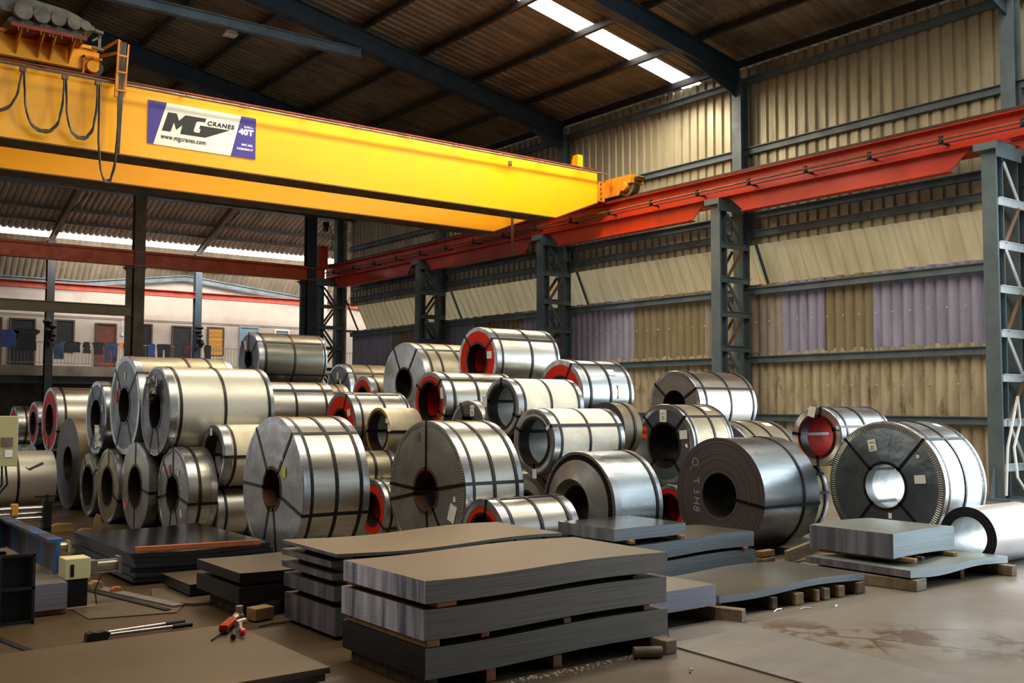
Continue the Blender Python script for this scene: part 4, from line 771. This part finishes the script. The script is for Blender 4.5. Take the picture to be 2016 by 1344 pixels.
t = coil((9.60, 9.39, 1.08, 0.519, 0.74), 'slate-faced coil with an orange lettered label and a white lifting label', body='galvanised_dusty', face='cover_slate', rh=.52, gw=.13, eyes=(45, 135, 230, 310), labels=((23, .76, .13, .15, OR), (89, .72, .12, .16, WH), (158, .72, .13, .11, WH, 5), (180, .77, .035, .05, WH, 30)), side=((.7, 118, .12, .10, WH),), bands=(.06, .55, .97))
lifting_mark(t, .519, 89, .72)
text_mesh('label_lettering', 'CRCA', .052, 'ink_black', t, Matrix.Translation((-.0165, .76 * .519 * math.cos(D2(23)) + .060, .76 * .519 * math.sin(D2(23)) - .015)) @ FACE, extrude=.0006, bold=.002, sx=.85)
coil((10.80, 10.36, 1.58, 0.498, 1.21), 'silver coil high at the back right, above the orange-labelled one', body='galvanised', face='cover_grey', rh=.45, gw=.09, eyes=(40, 150), bands=(.12, .55, .95), core=None)
coil((10.45, 9.25, 0.69, 0.690, 0.95), 'dusty coil barrel between the orange-labelled coil and the hot-rolled coil', body='galvanised_dusty', rh=.4, eyes=(), bands=(.2, .55, .9), side=((.3, 100, .05, .04, WH), (.75, 112, .14, .10, WH)))
coil((9.60, 8.00, 0.52, 0.520, 0.80), 'shadowed strapped coil wedged behind the hot-rolled coil', body='galvanised_dusty', rh=.45, eyes=(175, 150), bands=(.7, .93))
coil((10.20, 7.48, 1.23, 0.342, 0.98), 'red-ringed coil lying on top between the hot-rolled and the big polished coil', body='galvanised_cool', face='cover_red', fr=.80, rh=.68, gw=.10, bore='bore_red', eyes=(100, 160, 5, 268), bands=(.12, .5, .96), labels=((78, .86, .10, .12, WH, -15), (160, .92, .05, .04, WH)))
coil((5.90, 14.50, 1.49, 0.430, 1.40), 'long silver coil behind the long pale wrapped one', rh=.45, eyes=(135,), bands=(.2, .55, .9))
coil((7.45, 16.40, 1.51, 0.430, 1.15), 'dull coil end showing right of the long silver coil', body='brown_bare', rh=.45, eyes=(140,), bands=(.3, .85), group='dull coils')
coil((5.50, 12.95, 1.04, 0.280, 0.60), 'small crumpled paper-wrapped coil right behind the long pale wrapped coil', body='cream_wrap', rh=.6, eyes=(110,), bands=(.2, .8))
for i, g in enumerate(((4.15, 18.11, 0.42, 0.420, 1.00), (4.15, 19.20, 0.45, 0.450, 1.00), (4.15, 20.30, 0.42, 0.420, 1.00), (6.50, 12.60, 0.46, 0.460, 0.85), (5.90, 14.40, 0.53, 0.530, 1.20), (5.50, 12.90, 0.38, 0.380, 0.60), (7.10, 11.25, 0.64, 0.640, 1.00), (7.05, 10.10, 0.45, 0.450, 1.00), (8.20, 13.50, 0.64, 0.640, 1.10), (8.25, 12.00, 0.45, 0.450, 1.00), (8.20, 11.75, 1.31, 0.440, 1.10), (8.70, 10.30, 0.63, 0.630, 0.90), (8.30, 9.15, 0.49, 0.490, 0.30), (10.80, 10.60, 0.55, 0.550, 1.10), (8.10, 14.95, 0.70, 0.700, 0.90), (8.90, 16.90, 0.69, 0.690, 0.95), (7.45, 16.35, 0.54, 0.540, 1.10))):
    coil(g, 'dull silver coil buried at the bottom of the pile, hidden behind the strapped coils', body='galvanised_dusty', rh=.5, eyes=(), bands=(), teeth=False, group='coils buried inside the pile')

# ================================================================== SHEET PACKS AND TIMBERS
def pack(x0, x1, y0, y1, z0, z1, m, label, wave=(0, 0, 0), wy=0, skew=0, group='packs of steel sheets', curve=0, name='sheet_pack', cat='steel sheets'):
    """stack of flat sheets; wave = (amplitude, wavelength, phase) along x, wy = rise towards the back"""
    nx, ny = 36, 8; b = MB(); A, lam, ph = wave; vs = []
    for top in (0, 1):
        for j in range(ny + 1):
            for i in range(nx + 1):
                u, v = i / nx, j / ny; x = x0 + (x1 - x0) * u + skew * v; y = y0 + (y1 - y0) * v
                dz = (A * math.sin(2 * PI * (x - x0) / lam + ph) - A * math.sin(ph)) if A else 0
                dz += wy * v + curve * (u * 2 - 1) ** 2
                vs.append((x, y, (z1 if top else z0) + dz))
    q = (nx + 1) * (ny + 1)
    def I(t_, i, j): return t_ * q + j * (nx + 1) + i
    fs = []
    for j in range(ny):
        for i in range(nx):
            fs.append((I(1, i, j), I(1, i + 1, j), I(1, i + 1, j + 1), I(1, i, j + 1))); fs.append((I(0, i, j), I(0, i, j + 1), I(0, i + 1, j + 1), I(0, i + 1, j)))
    for i in range(nx): fs.append((I(0, i, 0), I(0, i + 1, 0), I(1, i + 1, 0), I(1, i, 0))); fs.append((I(0, i, ny), I(1, i, ny), I(1, i + 1, ny), I(0, i + 1, ny)))
    for j in range(ny): fs.append((I(0, 0, j), I(1, 0, j), I(1, 0, j + 1), I(0, 0, j + 1))); fs.append((I(0, nx, j), I(0, nx, j + 1), I(1, nx, j + 1), I(1, nx, j)))
    b.add(vs, fs); o = b.build(name, m)
    o.data.shade_smooth(); o.data.set_sharp_from_angle(angle=math.radians(40))
    return tag(o, label, cat, group)
def timber(a, c, w, h, m, label, group='timber bearers under the sheet packs', cat='timber block'):
    b = MB(); a = Vector(a); c = Vector(c); mid = (a + c) / 2; b.bar(a - mid, c - mid, w, h); o = b.build('timber_bearer', m, bevel=.006); o.location = mid
    return tag(o, label, cat, group)
# foreground stack of three packs
wv = (.008, 1.9, 3.6)
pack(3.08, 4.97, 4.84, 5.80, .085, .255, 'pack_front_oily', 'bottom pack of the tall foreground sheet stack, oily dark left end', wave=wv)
pack(3.07, 4.96, 4.84, 5.80, .297, .465, 'pack_front', 'middle pack of the tall foreground sheet stack', wave=wv)
pack(3.07, 4.96, 4.83, 5.78, .500, .625, 'pack_front', 'top pack of the tall foreground sheet stack, brown and bare on top', wave=(.009, 1.9, 3.6))
for x, z, h, m, l in ((3.55, .04, .08, 'timber_red', 'red-brown bearer under the foreground stack, left of the middle'), (4.05, .04, .075, 'timber', 'yellowish bearer under the foreground stack, at its middle'), (3.15, .04, .08, 'timber_dark', 'dark bearer at the near left corner under the foreground stack')):
    timber((x, 4.87, z), (x, 5.75, z), .07, h, m, l)
timber((4.86, 4.70, .045), (4.88, 5.75, .045), .10, .085, 'timber_grey', 'thick square bearer under the right end of the foreground stack')
for x, m, l in ((3.5, 'timber_red', 'orange-red bearer between bottom and middle pack of the foreground stack'), (4.12, 'timber', 'small pale bearer below the middle foreground pack'), (4.80, 'timber', 'pale bearer at the right end below the middle foreground pack')):
    timber((x, 4.86, .277), (x, 5.7, .277), .06, .036, m, l)
timber((3.13, 4.84, .275), (3.13, 5.78, .275), .09, .036, 'timber', 'long pale bearer along the left end below the middle foreground pack')
timber((3.22, 4.84, .483), (3.18, 5.76, .483), .14, .030, 'timber_red', 'flat reddish bearer along the left end below the top foreground pack')
timber((4.7, 4.86, .476), (4.7, 5.7, .476), .06, .03, 'timber_dark', 'dark bearer at the right end below the top foreground pack')
b = MB(); b.tube([(4.58, 4.76, .038), (4.74, 4.67, .038)], .036, 14); tag(b.build('pipe_offcut', 'steel_brown', smooth=True), 'short grey-brown pipe piece on the floor at the right end of the foreground stack', 'pipe')
# stack behind it
pack(3.29, 5.05, 6.30, 7.10, .03, .215, 'pack_back', 'thick bottom pack of the layered stack behind the foreground stack')
pack(3.28, 4.9, 6.30, 7.10, .262, .36, 'pack_back', 'second pack from the floor in the layered stack behind')
pack(3.27, 4.9, 6.32, 7.12, .402, .445, 'pack_back', 'thin third pack in the layered stack behind', wave=(.004, 1.0, 0))
pack(3.27, 4.9, 6.33, 7.12, .488, .530, 'pack_back', 'thin fourth pack in the layered stack behind, under a pale timber')
pack(3.25, 5.22, 6.22, 7.08, .572, .594, 'pack_back', 'thin wavy topmost sheets of the layered stack, sagging in the middle', wave=(.013, 1.9, 2.6), wy=.006)
timber((3.40, 6.32, .551), (3.40, 6.95, .551), .06, .040, 'timber_grey', 'pale grey timber on the layered stack right under its wavy top sheets')
timber((4.7, 6.35, .551), (4.7, 6.95, .551), .06, .040, 'timber_dark', 'dark timber under the right end of the wavy top sheets')
timber((3.42, 6.32, .467), (3.42, 7.05, .467), .10, .040, 'timber_grey', 'brown timber between the two thin packs of the layered stack')
timber((3.45, 6.32, .381), (3.45, 7.05, .381), .12, .040, 'timber', 'wide worn timber below the thin third pack of the layered stack')
timber((3.4, 6.34, .238), (3.4, 7.05, .238), .06, .044, 'timber_dark', 'dark timber on the thick bottom pack of the layered stack')
for x in (3.5, 4.6): timber((x, 6.33, .015), (x, 7.05, .015), .08, .03, 'timber_dark', 'flat dark timber under the layered stack, %s end' % ('left' if x < 4 else 'right'))
# mid stack
pack(5.9, 8.02, 6.62, 7.30, .045, .195, 'pack_mid', 'bottom blue-grey pack of the centre-right stack', wave=(.012, 2.0, 2.8))
pack(5.9, 8.0, 6.62, 7.30, .225, .370, 'pack_mid', 'middle blue-grey pack of the centre-right stack with a dusty top', wave=(.014, 2.0, 2.8))
pack(6.16, 7.06, 6.64, 7.40, .405, .510, 'pack_glossy', 'top pack of the centre-right stack, glossy and reflecting the coils')
for x, m, l in ((6.35, 'timber', 'pale timber at the left under the glossy top pack'), (6.98, 'timber_red', 'reddish timber at the right under the glossy top pack')): timber((x, 6.60, .389), (x, 7.35, .389), .06, .032, m, l)
for x, m, l in ((6.2, 'timber_dark', 'dark timber at the left between the two big blue-grey packs'), (7.86, 'timber_red', 'round-edged reddish timber at the right end between the big blue-grey packs')): timber((x, 6.60, .211), (x, 7.25, .211), .06, .03, m, l)
for x in (6.2, 7.7): timber((x, 6.64, .02), (x, 7.25, .02), .08, .04, 'timber_dark', 'dark timber under the %s end of the centre-right stack' % ('left' if x < 7 else 'right'))
# pack with bright sheared face, next to the foreground stack
pack(5.05, 5.87, 5.22, 5.78, .115, .268, 'pack_violet', 'short pack with a pale violet sheared side, right of the foreground stack', wy=-.01)
timber((5.98, 5.05, .05), (5.72, 5.75, .05), .09, .095, 'timber_grey', 'long grey timber sticking out at the corner of the pale violet pack')
timber((5.2, 5.26, .055), (5.2, 5.75, .055), .09, .11, 'timber_dark', 'dark timber under the left end of the pale violet pack')
timber((6.13, 5.42, .06), (6.11, 5.8, .06), .06, .055, 'timber_red', 'small reddish timber end beside the long grey timber')
# low wide pack on many blocks
pack(5.93, 7.78, 5.24, 6.10, .118, .172, 'pack_mid', 'low wide dusty pack resting on a row of timber blocks', wave=(.012, 1.6, 3.3))
for i, (x, w, m, l) in enumerate(((6.55, .07, 'timber_dark', 'leftmost dark block under the low wide pack'), (6.86, .11, 'timber', 'broad yellow block under the low wide pack'), (7.10, .05, 'timber', 'narrow yellow block under the low wide pack'), (7.22, .08, 'timber_grey', 'grey square block under the low wide pack'), (7.42, .09, 'timber', 'light brown block second from the right under the low wide pack'), (7.70, .11, 'timber_grey', 'rightmost stout block under the low wide pack'))):
    timber((x, 5.22, .05), (x, 5.5 + .06 * (i % 3), .05), w, .092, m, l)
timber((6.6, 5.9, .05), (7.6, 5.9, .05), .08, .09, 'timber_dark', 'dark timber along the back under the low wide pack')
# right stack
pack(8.12, 9.78, 5.02, 6.10, .115, .178, 'pack_right', 'lower thin blue-grey pack of the right stack with a curling front edge', wave=(.014, 1.35, 2.6))
pack(8.34, 9.36, 5.32, 6.22, .235, .455, 'pack_right', 'thick upper blue-grey pack of the right stack', curve=-.012)
timber((8.5, 5.20, .208), (8.42, 6.15, .208), .07, .036, 'timber', 'long pale timber along the left under the thick upper right pack')
timber((9.2, 5.22, .204), (9.2, 6.1, .204), .08, .034, 'timber', 'pale timber end at the right under the thick upper right pack')
timber((8.72, 5.26, .20), (8.72, 6.1, .20), .05, .032, 'timber_dark', 'small dark timber end in the middle under the thick upper right pack')
timber((8.24, 4.99, .05), (8.12, 6.0, .05), .20, .095, 'timber_grey', 'heavy grey timber under the left end of the right stack')
timber((9.66, 4.9, .05), (9.62, 5.95, .05), .11, .095, 'timber_grey', 'grey timber under the right end of the right stack')
timber((9.1, 5.1, .05), (9.1, 5.95, .05), .07, .09, 'timber_dark', 'dark timber mid-way under the right stack')
for (x, y, z, dx, m, l) in ((7.95, 6.72, .03, .22, 'timber', 'lower of two short timbers stacked before the hot-rolled coil'), (7.97, 6.74, .10, .22, 'timber', 'upper of two short timbers stacked before the hot-rolled coil')):
    timber((x + .25, y, z + .01), (x + .25 + dx, y + .02, z + .01), .08, .06, m, l, 'loose timbers')
timber((8.5, 6.62, .07), (9.15, 6.7, .14), .05, .13, 'timber_grey', 'brown board leaning between the stacked timbers and the right stack', 'loose timbers', 'board')
# dark oily stack at the left
for k in range(6):
    j = .02 * math.sin(k * 2.3)
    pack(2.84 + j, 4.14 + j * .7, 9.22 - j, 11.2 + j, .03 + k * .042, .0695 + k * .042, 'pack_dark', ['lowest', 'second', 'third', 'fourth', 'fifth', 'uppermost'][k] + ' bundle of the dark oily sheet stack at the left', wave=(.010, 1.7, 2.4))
timber((2.84, 9.20, .318), (3.98, 9.10 + .05, .300), .03, .05, 'timber_red', 'long orange-brown plank lying on the dark oily sheet stack', 'loose timbers', 'plank')
timber((3.3, 9.3, .015), (3.3, 11, .015), .1, .028, 'timber_red', 'reddish timber under the dark oily stack', 'timber bearers under the sheet packs')
pack(3.02, 3.62, 8.32, 9.02, .035, .12, 'pack_oily', 'small low pack on the floor in front of the dark oily stack', wy=0)
b = MB(); b.prism([(2.72, 8.35), (2.95, 8.05), (3.45, 7.92), (3.7, 8.3), (3.4, 8.95), (2.9, 8.9)], 'z', 0, .02); tag(b.build('scrap_plate', 'plate_oily'), 'rounded flat scrap plate under the small low pack', 'metal plate')
pack(3.03, 3.92, 7.32, 8.20, .115, .235, 'pack_oily', 'lower oily pack left of the layered stack, on a short timber')
pack(3.03, 3.92, 7.32, 8.20, .262, .335, 'pack_oily', 'upper dusty-topped oily pack left of the layered stack', curve=.008)
timber((3.15, 7.35, .2485), (3.15, 8.1, .2485), .07, .026, 'timber_dark', 'dark timber between the two oily packs', )
timber((3.75, 7.35, .2485), (3.75, 8.1, .2485), .07, .026, 'timber_dark', 'dark timber at the right end between the two oily packs', )
timber((3.08, 7.22, .055), (3.24, 7.25, .055), .12, .09, 'timber', 'square timber block with a pale cut top under the lower oily pack')
timber((3.75, 7.4, .055), (3.75, 8.1, .055), .09, .11, 'timber_dark', 'dark timber under the back of the lower oily pack')
timber((3.15, 7.5, .055), (3.15, 8.1, .055), .09, .11, 'timber_dark', 'dark timber under the left of the lower oily pack')
# foreground thin sheets
pack(.60, 2.75, 5.38, 6.78, .02, .058, 'pack_front', 'lower bundle of thin brown sheets in the left foreground')
pack(.58, 2.77, 5.36, 6.80, .064, .098, 'pack_front', 'upper bundle of thin brown sheets in the left foreground, with the tools on it')
for x in (1.0, 2.4): timber((x, 5.5, .01), (x, 6.7, .01), .1, .02, 'timber_dark', 'flat bearer under the left foreground sheets, %s one' % ('outer' if x < 2 else 'inner'))
b = MB(); b.box(2.77 - .7, 2.79 - .02, 5.42, 6.6, .0585, .0637); tag(b.build('separator_sheet', 'cardboard'), 'thin separator between the two left foreground bundles', 'sheet')
# flat plates lying on the floor
b = MB(); b.prism([(5.0, 4.84), (4.90, 3.0), (5.72, 2.6), (5.72, 3.12), (5.94, 5.20), (5.35, 5.21)], 'z', .0, .012); tag(b.build('floor_plate', 'floor_plate_steel'), 'large thin steel plate lying flat on the floor at the lower right', 'metal plate')
b = MB(); b.prism([(2.15, 8.0), (2.75, 7.85), (2.95, 8.2), (2.38, 9.8), (2.1, 9.85)], 'z', 0, .008); tag(b.build('floor_plate', 'plate_oily'), 'dull plate with a dark slot in the floor beside the white box machine', 'metal plate')
b = MB(); b.bar((2.33, 9.75, .014), (2.72, 7.95, .014), .05, .006); tag(b.build('floor_channel', 'machine_black'), 'dark narrow channel running along the floor past the white box machine', 'channel')
b = MB(); b.bar((2.42, 9.75, .012), (2.84, 8.05, .012), .10, .018); tag(b.build('floor_strip', 'floor_plate_steel'), 'pale flat strip beside the dark floor channel', 'metal strip')
b = MB(); b.bar((1.62, 7.0, .004), (1.45, 7.9, .004), .05, .008); tag(b.build('floor_channel', 'machine_black'), 'short dark channel in the floor at the left edge', 'channel')
for i, (x, y, z, sx, sy, sz, m, l) in enumerate(((2.62, 8.95, .03, .10, .06, .05, 'timber_red', 'small orange wedge on the floor behind the white box machine'), (2.52, 9.2, .04, .12, .1, .07, 'timber', 'round-ended log piece on the floor behind the white box machine'), (3.3, 13.6, .05, .30, .12, .09, 'timber', 'wooden block on the floor in front of the bare brown coil'), (3.62, 13.2, .10, .10, .03, .2, 'cardboard', 'flap of cardboard standing before the left floor-row coils'), (3.45, 13.1, .04, .2, .1, .07, 'timber', 'split wood piece beside the cardboard flap'))):
    b = MB(); sx *= .5; sy *= .5; sz *= .6; b.prism([(-sx, -sz), (sx, -sz), (sx * .7, sz * .8), (-sx * .3, sz), (-sx * .9, sz * .4)], 'y', -sy, sy); o = b.build('wood_scrap', m, bevel=.005); o.location = (x, y, sz); tag(o, l, 'wood scrap', 'wood scraps')
for i, (x, y, a, L_, l) in enumerate(((6.45, 5.15, .3, .16, 'white plastic strip on the floor left of the timber blocks'), (6.7, 5.10, -.2, .12, 'curled white strip on the floor before the timber blocks'), (7.0, 4.98, .5, .08, 'tiny white strip on the open floor'), (3.05, 7.0, .1, .22, 'black thin strap piece on the floor before the square timber block'), (4.6, 4.3, .6, .10, 'short twig of strapping on the floor in front of the foreground stack'))):
    b = MB(); b.tube([(x, y, .006), (x + L_ * .5 * math.cos(a), y + L_ * .5 * math.sin(a) + .01, .012), (x + L_ * math.cos(a), y + L_ * math.sin(a), .006)], .005, 5); tag(b.build('scrap_strip', 'plastic_scrap' if i < 3 else 'strap_black'), l, 'scrap strip')
# debris along the foreground stack
b = MB(); r = random.Random(3)
for k in range(140):
    x = 3.6 + r.random() * 1.1; y = 4.76 + r.random() ** 2 * .06 * (1 if k % 3 else -1); s = .002 + r.random() ** 2 * .006
    b.box(x - s, x + s, y - s, y + s, 0, s * 1.3)
o = b.build('gravel_debris', 'cement_dirty'); o['kind'] = 'stuff'; o['label'] = 'crumbs and grit along the floor in front of the foreground stack'; o['category'] = 'debris'

# ------------------------------------------------------------------ tools on the left foreground sheets and floor
t = thing('strapping_cutter', (2.0, 7.3, 0), 'long-handled cutter with two bright tube handles and black head on the floor', 'cutter')
b = MB(); b.prism([(-.06, 0), (.08, 0), (.10, .045), (.06, .06), (.02, .055), (-.02, .062), (-.055, .05)], 'y', -.045, .03); b.build('cutter_head', 'rubber', t, bevel=.004)
for a, c in (((.08, .02, .035), (.50, .055, .035)), ((.08, -.03, .028), (.52, -.03, .028))):
    b = MB(); b.tube([a, c], .013, 12); h_ = b.build('handle', 'polished_bar', t, smooth=True)
    d = (Vector(c) - Vector(a)).normalized(); b = MB(); b.tube([c, Vector(c) + d * .14], [.017, .019], 12); b.build('grip', 'rubber', h_, smooth=True)
t = thing('strap_tensioner', (2.60, 6.52, .098), 'orange-red strap tensioner tool lying on the left foreground sheets', 'strapping tool')
rot = Matrix.Rotation(.95, 4, 'Z')
def RT(b): b.v = [tuple(rot @ Vector(v)) for v in b.v]; return b
b = MB(); b.box(-.02, .26, -.028, .028, .035, .06); b.box(-.02, .0, -.03, .03, .02, .06)
for k in range(4): b.box(.03 + k * .05, .055 + k * .05, -.02, .02, .06, .064)
RT(b).build('tool_body', 'tool_red', t, bevel=.003)
b = MB(); b.box(-.02, .24, -.022, .022, 0, .036); b.bar((-.02, .0, .02), (-.20, .03, .006), .008, .008); RT(b).build('tool_base', 'machine_black', t)
b = MB(); b.tube([(.26, 0, .04), (.31, -.01, .06)], .026, 10); b.box(.30, .35, -.04, .0, .02, .12); b.tube([(.28, -.05, .05), (.36, -.02, .05)], .02, 8); RT(b).build('tool_head', 'cylinder_steel', t)
t = thing('sealing_tool', (2.62, 6.42, .098), 'crimping tool with a round red knob beside the strap tensioner', 'strapping tool')
b = MB(); b.tube([(-.12, -.03, .025), (.03, .0, .03)], [.018, .014], 10); RT(b).build('grip', 'rubber', t, smooth=True)
b = MB(); b.tube([(.0, -.05, .04), (.20, -.0, .05)], .013, 10); b.tube([(.16, .02, .05), (.24, -.02, .05)], .022, 8); RT(b).build('tool_arm', 'cylinder_steel', t, smooth=True)
b = MB(); b.lathe([(-.012, 0), (-.012, .022), (.012, .03), (.012, 0)], 18, 'y'); b.v = [(v[0] - .02, v[1] - .07, v[2] + .034) for v in b.v]; RT(b).build('knob', 'tool_knob', t, smooth=True)

# ------------------------------------------------------------------ machine at the left edge
t = thing('side_guide_unit', (2.18, 8.55, 0), 'cream speckled box on a black post with a pneumatic cylinder at its right', 'machine')
b = MB(); b.box(-.08, .09, -.05, .10, .012, .225); b.build('post', 'machine_black', t, bevel=.004)
b = MB(); b.box(-.13, .16, -.12, .16, 0, .012); b.build('foot_plate', 'steel_brown', t)
b = MB(); b.box(-.085, .105, -.06, .14, .225, .385); hd = b.build('housing', 'box_cream', t, bevel=.004)
b = MB(); b.box(-.045, -.018, -.063, -.058, .245, .34); b.build('slot', 'machine_black', hd)
b = MB(); b.tube([(.16, .04, .30), (.33, .04, .30)], .048, 18); cy = b.build('cylinder', 'cylinder_steel', t, smooth=True)
b = MB(); b.box(.33, .355, -.02, .10, .235, .365); b.build('cylinder_cap', 'pipe_grey', cy)
b = MB(); b.box(.10, .17, -.02, .10, .24, .35); b.build('cylinder_mount', 'steel_brown', t)
b = MB()
for z in (.345, .255): b.tube([(.15, -.015, z), (.34, -.015, z)], .006, 6)
b.build('tie_rod', 'polished_bar', t)
b = MB(); b.tube([(.28, .03, .25), (.20, .0, .22), (.155, -.02, .12), (.16, -.05, .01)], .006, 6); b.tube([(.02, .12, .2), (.14, .14, .20), (.22, .1, .25)], .005, 6); b.build('hose', 'rubber', t, smooth=True)
t = thing('machine_frame', (1.95, 9.0, 0), 'scratched blue steel plate machine frame at the left edge', 'machine')
b = MB(); b.box(.14, .17, -.25, 1.75, .245, .49); b.box(.08, .19, -.25, 1.75, .49, .515); b.build('blue_plate', 'machine_blue', t)
b = MB(); b.box(-.40, .16, 1.75, 1.78, .22, .52); b.build('rear_plate', 'machine_teal', t)
b = MB(); b.tube([(.16, -.15, .44), (.24, -.15, .44)], .035, 14); b.box(.24, .26, -.2, -.10, .395, .485); b.build('cylinder', 'cylinder_steel', t)
for y in (-.15, 1.6):
    b = MB(); b.box(.08, .14, y, y + .06, 0, .2); b.build('leg', 'machine_black', t)
t = thing('black_rack', (1.67, 8.1, 0), 'open black steel rack frame in the lower left corner', 'rack')
for (a0, a1, c0, c1, d0, d1) in ((-.62, .12, 0, .02, .02, .50), ):
    b = MB(); b.box(a0, a1, c0, c1, d0, d1); b.build('back_panel', 'machine_black', t)
for q in (((-.62, -.02, .02), (.12, -.02, .02)), ((-.62, -.02, .26), (.12, -.02, .26)), ((-.62, -.02, .5), (.12, -.02, .5)), ((.11, -.02, 0), (.11, -.02, .5)), ((-.12, -.06, 0), (-.12, -.06, .5))):
    b = MB(); b.bar(q[0], q[1], .02, .02); b.build('frame_bar', 'steel_black', t)
pack(1.84, 2.07, 8.30, 9.1, .045, .24, 'pack_violet', 'narrow upright-looking pack of grey sheets under the blue plate', name='sheet_pack')
timber((1.84, 8.4, .022), (2.08, 8.4, .022), .12, .043, 'timber_red', 'orange-brown timber under the narrow grey pack at the left')
timber((1.84, 9.0, .022), (2.08, 9.0, .022), .12, .043, 'timber_dark', 'dark timber under the far end of the narrow grey pack at the left')
t = thing('roller_unit', (2.0, 11.5, 0), 'set of polished horizontal bars with a black clamp post at the left edge', 'machine')
for z, r_, y in ((.50, .035, 0), (.40, .03, 0), (.44, .02, .12)):
    b = MB(); b.tube([(-.9, y, z), (.66, y, z)], r_, 14); b.build('roller_bar', 'polished_bar', t, smooth=True)
b = MB(); b.box(.60, .68, -.05, .06, .30, .58); b.bar((.64, 0, .58), (.64, 0, .645), .03, .03); b.bar((.52, 0, .625), (.76, 0, .625), .02, .015); b.build('clamp_post', 'machine_black', t)
b = MB(); b.box(.30, .36, -.045, .045, .45, .56); b.build('brass_collar', 'door_boards', t)
b = MB(); b.box(-.9, -.7, -.06, .2, 0, .36); b.box(.58, .68, -.04, .06, 0, .30); b.build('stand', 'machine_black', t)
t = thing('electrical_cabinet', (1.98, 10.3, 0), 'cream electrical cabinet with a vent and paper label on a post at the left edge', 'cabinet')
b = MB(); b.box(-.09, .12, 0, .16, 1.015, 1.475); hd = b.build('cabinet_body', 'cabinet_cream', t, bevel=.005)
b = MB(); b.box(-.02, .075, -.008, 0, 1.20, 1.28); b.build('vent_panel', 'steel_brown', hd)
b = MB(); b.box(.01, .075, -.004, 0, 1.10, 1.165); b.build('paper_label', 'label_white', hd)
b = MB(); b.bar((-.22, .1, 0), (-.22, .1, 1.2), .08, .08); b.box(-.26, -.09, .06, .14, 1.1, 1.2); b.build('post', 'machine_black', t)
b = MB()
for k in range(3): b.tube([(-.03 + k * .03, .05, 1.02), (-.04 + .045 * k, .05, .85), (-.10 + .02 * k, .08, .7), (-.2, .08, .45 - k * .05)], .010, 6)
b.build('cables', 'rubber', t, smooth=True)
b = MB(); b.tube([(2.3, 9.95, .02), (2.9, 11.4, .03), (3.7, 11.9, .02), (4.0, 11.7, .02)], .012, 6); tag(b.build('floor_hose', 'rubber', smooth=True), 'black hose on the floor behind the dark oily sheet stack', 'hose')
